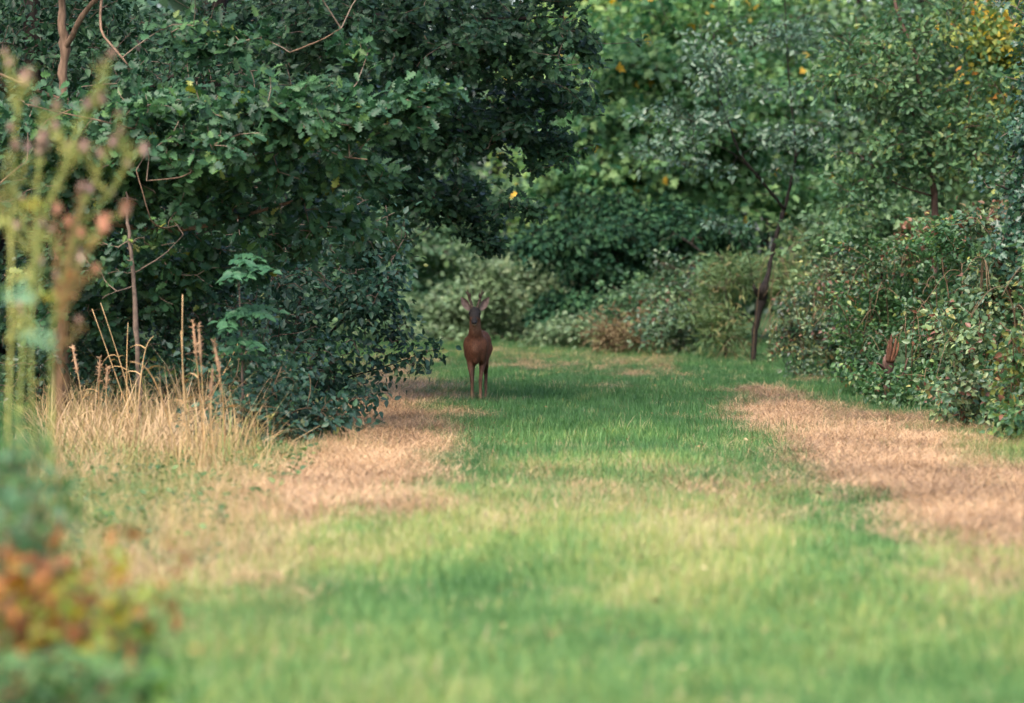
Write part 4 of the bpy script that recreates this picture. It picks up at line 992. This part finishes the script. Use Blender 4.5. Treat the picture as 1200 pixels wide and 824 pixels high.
# ------------------------------------------------------------------ low plants in the near left corner (far out of focus)
def corner_plant(name, lb, cat, px, d, n, spx, spy, py, leaf, size, mat, seed, per=(8, 14)):
    rng = np.random.default_rng(seed)
    base = foot(px, d); rt = root(name, base, lb, cat, 'low plants in the near left corner')
    k = 0
    for i in range(n):
        tip = W(px + rng.normal(0, spx), py + rng.normal(0, spy), d + rng.normal(0, .12))
        if tip[2] < .08: tip[2] = .08 + rng.random() * .1
        t = np.linspace(0, 1, 6)[:, None]
        bs = base + np.array([rng.normal(0, .05), rng.normal(0, .05), -.02])
        pts = bs + (tip - bs) * t + np.array([0, 0, .15]) * np.sin(math.pi * t) * .6
        b = MB(); b.tube(pts, np.linspace(.004, .0015, 6), 5, tint=rng.random(), mat=0); b.build('stem', M['cane'], rt, origin=base)
        m = rng.integers(*per); kk = rng.integers(2, 6, m)
        lp = pts[kk] + rng.normal(0, .028, (m, 3))
        single_leaves(leaf, M[mat], lp, rng.normal(0, 1, (m, 3)) + np.array([0, -.2, .1]), np.array([0, -.6, .6]) + rng.normal(0, .5, (m, 3)), rng.uniform(*size, m), base, rt)
corner_plant('bramble_shoot', 'rusty brown leaved bramble shoot in the lower left corner', 'plant', 84, 9.6, 24, 56, 34, 668, 'ovate', (.032, .06), 'rust', 601)
corner_plant('bramble_shoot', 'reddish leaved shoot at the left edge below the thistles', 'plant', 8, 9.4, 14, 16, 26, 690, 'ovate', (.032, .06), 'rust', 602)
corner_plant('bramble_shoot', 'brown and withered low shoot beneath the yellow leaves', 'plant', 80, 9.3, 16, 50, 24, 745, 'ovate', (.03, .055), 'rust', 603)
corner_plant('yellow_weed', 'yellow leaved low plant between the rusty shoots', 'plant', 92, 9.4, 15, 50, 26, 712, 'ovate', (.032, .06), 'yellow', 604)
corner_plant('green_weed', 'bright green low plant at the left edge under the thistles', 'plant', 26, 9.9, 26, 26, 34, 632, 'ovate', (.032, .06), 'weed_green', 605)
corner_plant('green_weed', 'yellowish green weed right of the rusty shoots', 'plant', 150, 9.7, 12, 26, 18, 744, 'ovate', (.035, .06), 'fresh', 606)
corner_plant('green_weed', 'dark leafy weed rising at the left edge among the thistle stalks', 'plant', 6, 10.6, 18, 22, 36, 545, 'ovate', (.03, .055), 'weed_green', 612)
corner_plant('green_weed', 'soft green weed along the bottom edge right of the dark one', 'plant', 130, 9.0, 18, 50, 14, 812, 'narrow', (.06, .11), 'fresh', 610)
corner_plant('blue_green_weed', 'bluish green leaved weed above the rusty shoots', 'plant', 30, 10.2, 13, 32, 26, 590, 'ovate', (.032, .06), 'blue_leaf', 607)
corner_plant('green_weed', 'dark green weed filling the bottom left corner', 'plant', 40, 8.8, 34, 66, 24, 800, 'ovate', (.03, .06), 'weed_green', 608)

# ------------------------------------------------------------------ the roebuck
def coat_material():
    m, nt = nodes_of('roe_coat'); N, L = nt.nodes.new, nt.links.new
    at = N('ShaderNodeAttribute'); at.attribute_name = 'coat'; at.attribute_type = 'GEOMETRY'
    tc = N('ShaderNodeTexCoord'); mp = N('ShaderNodeMapping'); mp.inputs['Scale'].default_value = (1, 1, .3); L(tc.outputs['Object'], mp.inputs[0])
    nz = N('ShaderNodeTexNoise'); nz.inputs['Scale'].default_value = 90; nz.inputs['Detail'].default_value = 4; L(mp.outputs[0], nz.inputs['Vector'])
    nz2 = N('ShaderNodeTexNoise'); nz2.inputs['Scale'].default_value = 14; nz2.inputs['Detail'].default_value = 3; L(mp.outputs[0], nz2.inputs['Vector'])
    mr = N('ShaderNodeMapRange'); mr.inputs[1].default_value = .3; mr.inputs[2].default_value = .7; mr.inputs[3].default_value = .6; mr.inputs[4].default_value = 1.4; L(nz.outputs[0], mr.inputs[0])
    mr2 = N('ShaderNodeMapRange'); mr2.inputs[1].default_value = .3; mr2.inputs[2].default_value = .7; mr2.inputs[3].default_value = .75; mr2.inputs[4].default_value = 1.25; L(nz2.outputs[0], mr2.inputs[0])
    mu = N('ShaderNodeMath'); mu.operation = 'MULTIPLY'; L(mr.outputs[0], mu.inputs[0]); L(mr2.outputs[0], mu.inputs[1])
    vm = N('ShaderNodeVectorMath'); vm.operation = 'SCALE'; L(at.outputs['Color'], vm.inputs[0]); L(mu.outputs[0], vm.inputs['Scale'])
    p = N('ShaderNodeBsdfPrincipled'); L(vm.outputs[0], p.inputs['Base Color']); p.inputs['Roughness'].default_value = .75; p.inputs['Specular IOR Level'].default_value = .2
    p.inputs['Sheen Weight'].default_value = .0
    bu = N('ShaderNodeBump'); bu.inputs['Strength'].default_value = .5; bu.inputs['Distance'].default_value = .008; L(nz.outputs[0], bu.inputs['Height']); L(bu.outputs[0], p.inputs['Normal'])
    o = N('ShaderNodeOutputMaterial'); L(p.outputs[0], o.inputs[0])
    return m
M['coat'] = coat_material()
M['horn'] = rough_material('antler_horn', G(.035, .024, .018), G(.10, .07, .05), 60, .6, bump=.8)
M['ear_in'] = rough_material('ear_lining', G(.09, .062, .054), G(.20, .145, .125), 50, .8)
M['ear_out'] = rough_material('ear_back', G(.05, .033, .026), G(.09, .055, .042), 50, .8)
M['eye'] = rough_material('dark_eye', G(.004, .003, .003), G(.01, .008, .006), 5, .08, bump=0)
M['nose'] = rough_material('wet_nose', G(.006, .006, .007), G(.018, .017, .018), 80, .3, bump=.3)
M['hoof'] = rough_material('black_hoof', G(.012, .010, .009), G(.03, .025, .02), 40, .5)

def sphere_mesh(c, r, nu=14, nv=9):
    th = np.linspace(0, math.pi, nv)[:, None]; ph = (np.arange(nu) * 2 * math.pi / nu)[None]
    v = np.stack([np.sin(th) * np.cos(ph), np.sin(th) * np.sin(ph), np.cos(th) + 0 * ph], -1).reshape(-1, 3) * np.array(r) + np.array(c)
    i = np.arange(nv - 1)[:, None] * nu; k = np.arange(nu)[None]; k2 = (k + 1) % nu
    return v, [np.stack([i + k, i + nu + k, i + nu + k2, i + k2], -1).reshape(-1, 4)]

def roebuck():
    loc = foot(557, 39.9)
    HC = np.array([0, -.08, .88]); head = lambda p: HC + (np.asarray(p) - HC) * 1.06
    rt = root('roe_deer', loc, 'reddish brown roebuck with short antlers standing on the ride facing us', 'deer')
    rt.rotation_euler = (0, 0, math.radians(-2))
    b = MB()
    def ell(c, r): v, f = sphere_mesh(c, r); b.add(v, f)
    def chain(pts, per=6):
        q = smooth_path(pts, per)
        b.tube(q[:, :3], q[:, 3], 12)
        ell(q[0, :3], [q[0, 3]] * 3); ell(q[-1, :3], [q[-1, 3]] * 3)
    ell((0, .12, .57), (.100, .20, .150)); ell((0, .33, .585), (.135, .26, .150)); ell((0, .56, .60), (.120, .22, .125)); ell((.02, .76, .62), (.130, .17, .135))
    ell((0, .045, .58), (.092, .10, .13)); ell((0, .22, .675), (.085, .2, .06)); ell((0, .06, .47), (.055, .09, .075))
    for s in (-1, 1):
        ell((s * .086, .10, .60), (.056, .10, .10)); ell((s * .080, .10, .52), (.044, .09, .11))
        ell((s * .085, .77, .53), (.062, .13, .17))
    # neck and head
    chain([(0, .12, .62, .110), (0, .05, .685, .090), (0, -.005, .745, .074), (0, -.04, .80, .063), (0, -.065, .85, .057), (0, -.075, .90, .055)])
    ell((0, -.10, .932), (.058, .078, .064)); ell((0, -.13, .952), (.046, .05, .042))
    chain([(0, -.13, .918, .052), (0, -.18, .885, .043), (0, -.225, .855, .033), (0, -.258, .834, .027)])
    ell((0, -.25, .834), (.031, .027, .024)); ell((0, -.20, .845), (.029, .06, .023))
    for s in (-1, 1):
        ell((s * .044, -.118, .930), (.02, .034, .024))
    # front legs (slim), one a little behind the other
    for s, x, y in ((-1, -.038, .04), (1, .052, .10)):
        chain([(s * .085, .12, .50, .060), (x + s * .028, .10 + (y - .04), .43, .048), (x + s * .014, .07 + (y - .04), .35, .032), (x + s * .004, .045 + (y - .04), .27, .023), (x, .04 + (y - .04), .235, .0235), (x, .045 + (y - .04), .20, .021), (x, .05 + (y - .04), .10, .0175), (x, .035 + (y - .04), .065, .021), (x, .015 + (y - .04), .035, .018)])
    # hind legs with hocks
    for s, x in ((-1, -.072), (1, .078)):
        chain([(s * .085, .74, .55, .085), (x, .68, .44, .062), (x, .74, .37, .040), (x, .83, .315, .026), (x, .855, .285, .025), (x, .835, .20, .020), (x, .815, .10, .018), (x, .795, .065, .018), (x, .775, .035, .018)])
    ell((0, .92, .60), (.03, .03, .045))
    me = b.mesh('body'); o = bpy.data.objects.new('body', me); COL.objects.link(o)
    rm = o.modifiers.new('remesh', 'REMESH'); rm.mode = 'VOXEL'; rm.voxel_size = .0075
    sm = o.modifiers.new('smooth', 'SMOOTH'); sm.factor = .5; sm.iterations = 12
    dg = bpy.context.evaluated_depsgraph_get()
    me2 = bpy.data.meshes.new_from_object(o.evaluated_get(dg)); me2.name = 'body'
    o.modifiers.clear(); o.data = me2
    n = len(me2.vertices); v = np.zeros(n * 3); me2.vertices.foreach_get('co', v); v = v.reshape(-1, 3)
    # even out the folds between chest, shoulder and neck
    ed = np.zeros(len(me2.edges) * 2, np.int32); me2.edges.foreach_get('vertices', ed); ed = ed.reshape(-1, 2)
    deg = np.bincount(ed.ravel(), minlength=n).astype(float)[:, None]
    wt = (np.clip((v[:, 2] - .40) / .06, 0, 1) * np.clip((.82 - v[:, 2]) / .06, 0, 1))[:, None]
    for _ in range(45):
        acc = np.zeros_like(v)
        for k in range(3):
            acc[:, k] = np.bincount(ed[:, 0], v[ed[:, 1], k], n) + np.bincount(ed[:, 1], v[ed[:, 0], k], n)
        v = v + wt * .6 * (acc / np.maximum(deg, 1) - v)
    hw = np.clip((v[:, 2] - .80) / .06, 0, 1)[:, None] * np.clip((.10 - v[:, 1:2]) / .1, 0, 1)
    hx = v.copy()
    v = v + hw * ((HC + (v - HC) * 1.06) - v)
    v[:, 0] *= 1 - .05 * np.clip((.80 - hx[:, 2]) / .1, 0, 1) - .12 * np.clip((.55 - hx[:, 2]) / .1, 0, 1) * np.clip((hx[:, 2] - .36) / .06, 0, 1)
    me2.vertices.foreach_set('co', v.astype(np.float32).ravel()); me2.update()
    nrm_ = np.zeros(n * 3); me2.vertices.foreach_get('normal', nrm_); nrm_ = nrm_.reshape(-1, 3)
    x, y, z = hx.T
    ss = lambda a, lo, hi: np.clip((a - lo) / (hi - lo), 0, 1)[:, None]
    mixc = lambda c, d_, f: c * (1 - f) + np.array(d_) * f
    c = np.broadcast_to(np.array([.092, .037, .019]), (n, 3)).copy()
    c = mixc(c, (.09, .036, .020), ss(-z, -.62, -.42) * .8)      # darker below
    c = mixc(c, (.065, .032, .021), ss(-z, -.44, -.34))                                      # legs
    c = mixc(c, (.13, .075, .045), ss(-z, -.24, -.12) * .7)                                  # paler shanks
    c = mixc(c, (.022, .019, .018), ss(z, .88, .905) * ss(-y, .05, .1))                      # grey brown face
    c = mixc(c, (.05, .036, .03), ss(-np.abs(z - .905), -.02, 0) * ss(np.abs(x), .028, .045) * ss(-y, .08, .12))   # cheeks
    c = mixc(c, (.020, .018, .018), ss(-y, .215, .235) * ss(z, .830, .838))                  # muzzle band
    c = mixc(c, (.34, .30, .27), ss(-y, .15, .20) * ss(-z, -.829, -.819))                    # white chin
    c = mixc(c, (.13, .07, .045), ss(-z, -.86, -.83) * ss(-y, .05, .09) * ss(y, -.17, -.15))   # throat
    c = mixc(c, (.55, .46, .36), ss(y, .86, .90) * ss(z, .5, .55))                           # rump patch
    a = me2.attributes.new('coat', 'FLOAT_COLOR', 'POINT')
    a.data.foreach_set('color', np.concatenate([c, np.ones((n, 1))], 1).astype(np.float32).ravel())
    me2.materials.clear(); me2.materials.append(M['coat'])
    me2.polygons.foreach_set('use_smooth', np.ones(len(me2.polygons), bool))
    o.parent = rt
    # short summer coat: hairs lying down and back along the body
    rg = np.random.default_rng(77)
    hi = rg.choice(n, 14000); hi = hi[(z[hi] > .12) & ~((y[hi] < -.17) & (z[hi] < .92))]
    fl = np.array([0, .55, -.8]); fn = nrm_[hi]
    ax_ = fl - fn * (fn @ fl)[:, None] + fn * .28 + rg.normal(0, .12, fn.shape)
    hl = rg.uniform(.012, .024, len(hi)) * np.where(z[hi] < .4, .5, 1)
    fb = MB(); add_leaves(fb, (np.array([(0, .06, 0), (0, -.06, 0), (1, 0, 0)]), [np.array([[0, 1, 2]])]), v[hi] - fn * .001, ax_, fn, hl, 0 * hl)
    fo = fb.build('fur', M['coat'], o)
    fa_ = fo.data.attributes.new('coat', 'FLOAT_COLOR', 'POINT')
    fc = np.repeat(c[hi] * rg.uniform(.7, 1.5, (len(hi), 1)), 3, 0)
    fa_.data.foreach_set('color', np.concatenate([fc, np.ones((len(fc), 1))], 1).astype(np.float32).ravel()); fo['kind'] = 'stuff'
    # ears: cupped leaf shapes with thickness
    for s in (-1, 1):
        u = np.linspace(0, 1, 9); ax0 = np.array([s * .052, -.075, .962]); tip = np.array([s * .136, -.06, 1.092])
        wid = .036 * np.sin(np.pi * np.clip(u * .93 + .09, 0, 1)) ** .8; wid[-1] = .002
        axd = norm(tip - ax0); side = norm(np.cross(axd, [0, -1, 0.0])); fw = np.array([s * .25, -1, .0]); fw = norm(fw - axd * fw.dot(axd)); side = np.cross(axd, fw)
        k = np.linspace(-1, 1, 7)
        def sheet(off, bulge):
            P = []
            for i, t in enumerate(u):
                c0 = ax0 + (tip - ax0) * t
                for q in k:
                    P.append(c0 + side * q * wid[i] + fw * (q * q * wid[i] * .75 - bulge - wid[i] * .5) + fw * off)
            return head(np.array(P))
        fi = np.array([[i * 7 + j, i * 7 + j + 1, (i + 1) * 7 + j + 1, (i + 1) * 7 + j] for i in range(8) for j in range(6)])
        eb = MB(); eb.add(sheet(-.004, 0), [fi]); eo = eb.build('ear', M['ear_out'], rt)
        ib = MB(); ib.add(sheet(.001, 0), [fi]); ib.build('ear_lining', M['ear_in'], eo)
    # antlers with a front and a back tine
    for s in (-1, 1):
        ab = MB()
        main = smooth_path([(s * .026, -.115, .985, .015), (s * .036, -.11, 1.03, .013), (s * .055, -.10, 1.085, .0115), (s * .066, -.10, 1.125, .009), (s * (.07 if s < 0 else .075), -.105, 1.165, .002)], 5)
        ab.tube(main[:, :3], main[:, 3], 8)
        t1 = smooth_path([(s * .052, -.10, 1.08, .012), (s * .046, -.125, 1.105, .010), (s * .045, -.14, 1.135, .002)], 4); ab.tube(t1[:, :3], t1[:, 3], 6)
        t2 = smooth_path([(s * .062, -.10, 1.11, .011), (s * .076, -.075, 1.125, .009), (s * .094, -.06, 1.148, .003)], 4); ab.tube(t2[:, :3], t2[:, 3], 6)
        ring = smooth_path([(s * .025, -.115, .982, .019), (s * .027, -.115, .992, .019), (s * .029, -.114, .999, .013)], 3); ab.tube(ring[:, :3], ring[:, 3], 9)
        ab.v = [head(q) for q in ab.v]
        ab.build('antler', M['horn'], rt)
        v, f = sphere_mesh((s * .049, -.150, .930), (.013, .013, .013)); e = MB(); e.add(head(v), f); e.build('eye', M['eye'], rt)
    v, f = sphere_mesh((0, -.274, .842), (.024, .013, .016)); e = MB(); e.add(head(v), f); e.build('nose', M['nose'], rt)
    for x, y in ((-.038, .0), (.052, .06), (-.072, .76), (.078, .76)):
        hb = MB()
        for q in (-1, 1):
            hp = np.array([(x + q * .008, y + .02, .035, .011), (x + q * .009, y + .005, .018, .0125), (x + q * .008, y - .012, .001, .013)])
            hb.tube(hp[:, :3], hp[:, 3], 7)
        hb.build('hoof', M['hoof'], rt)
roebuck()
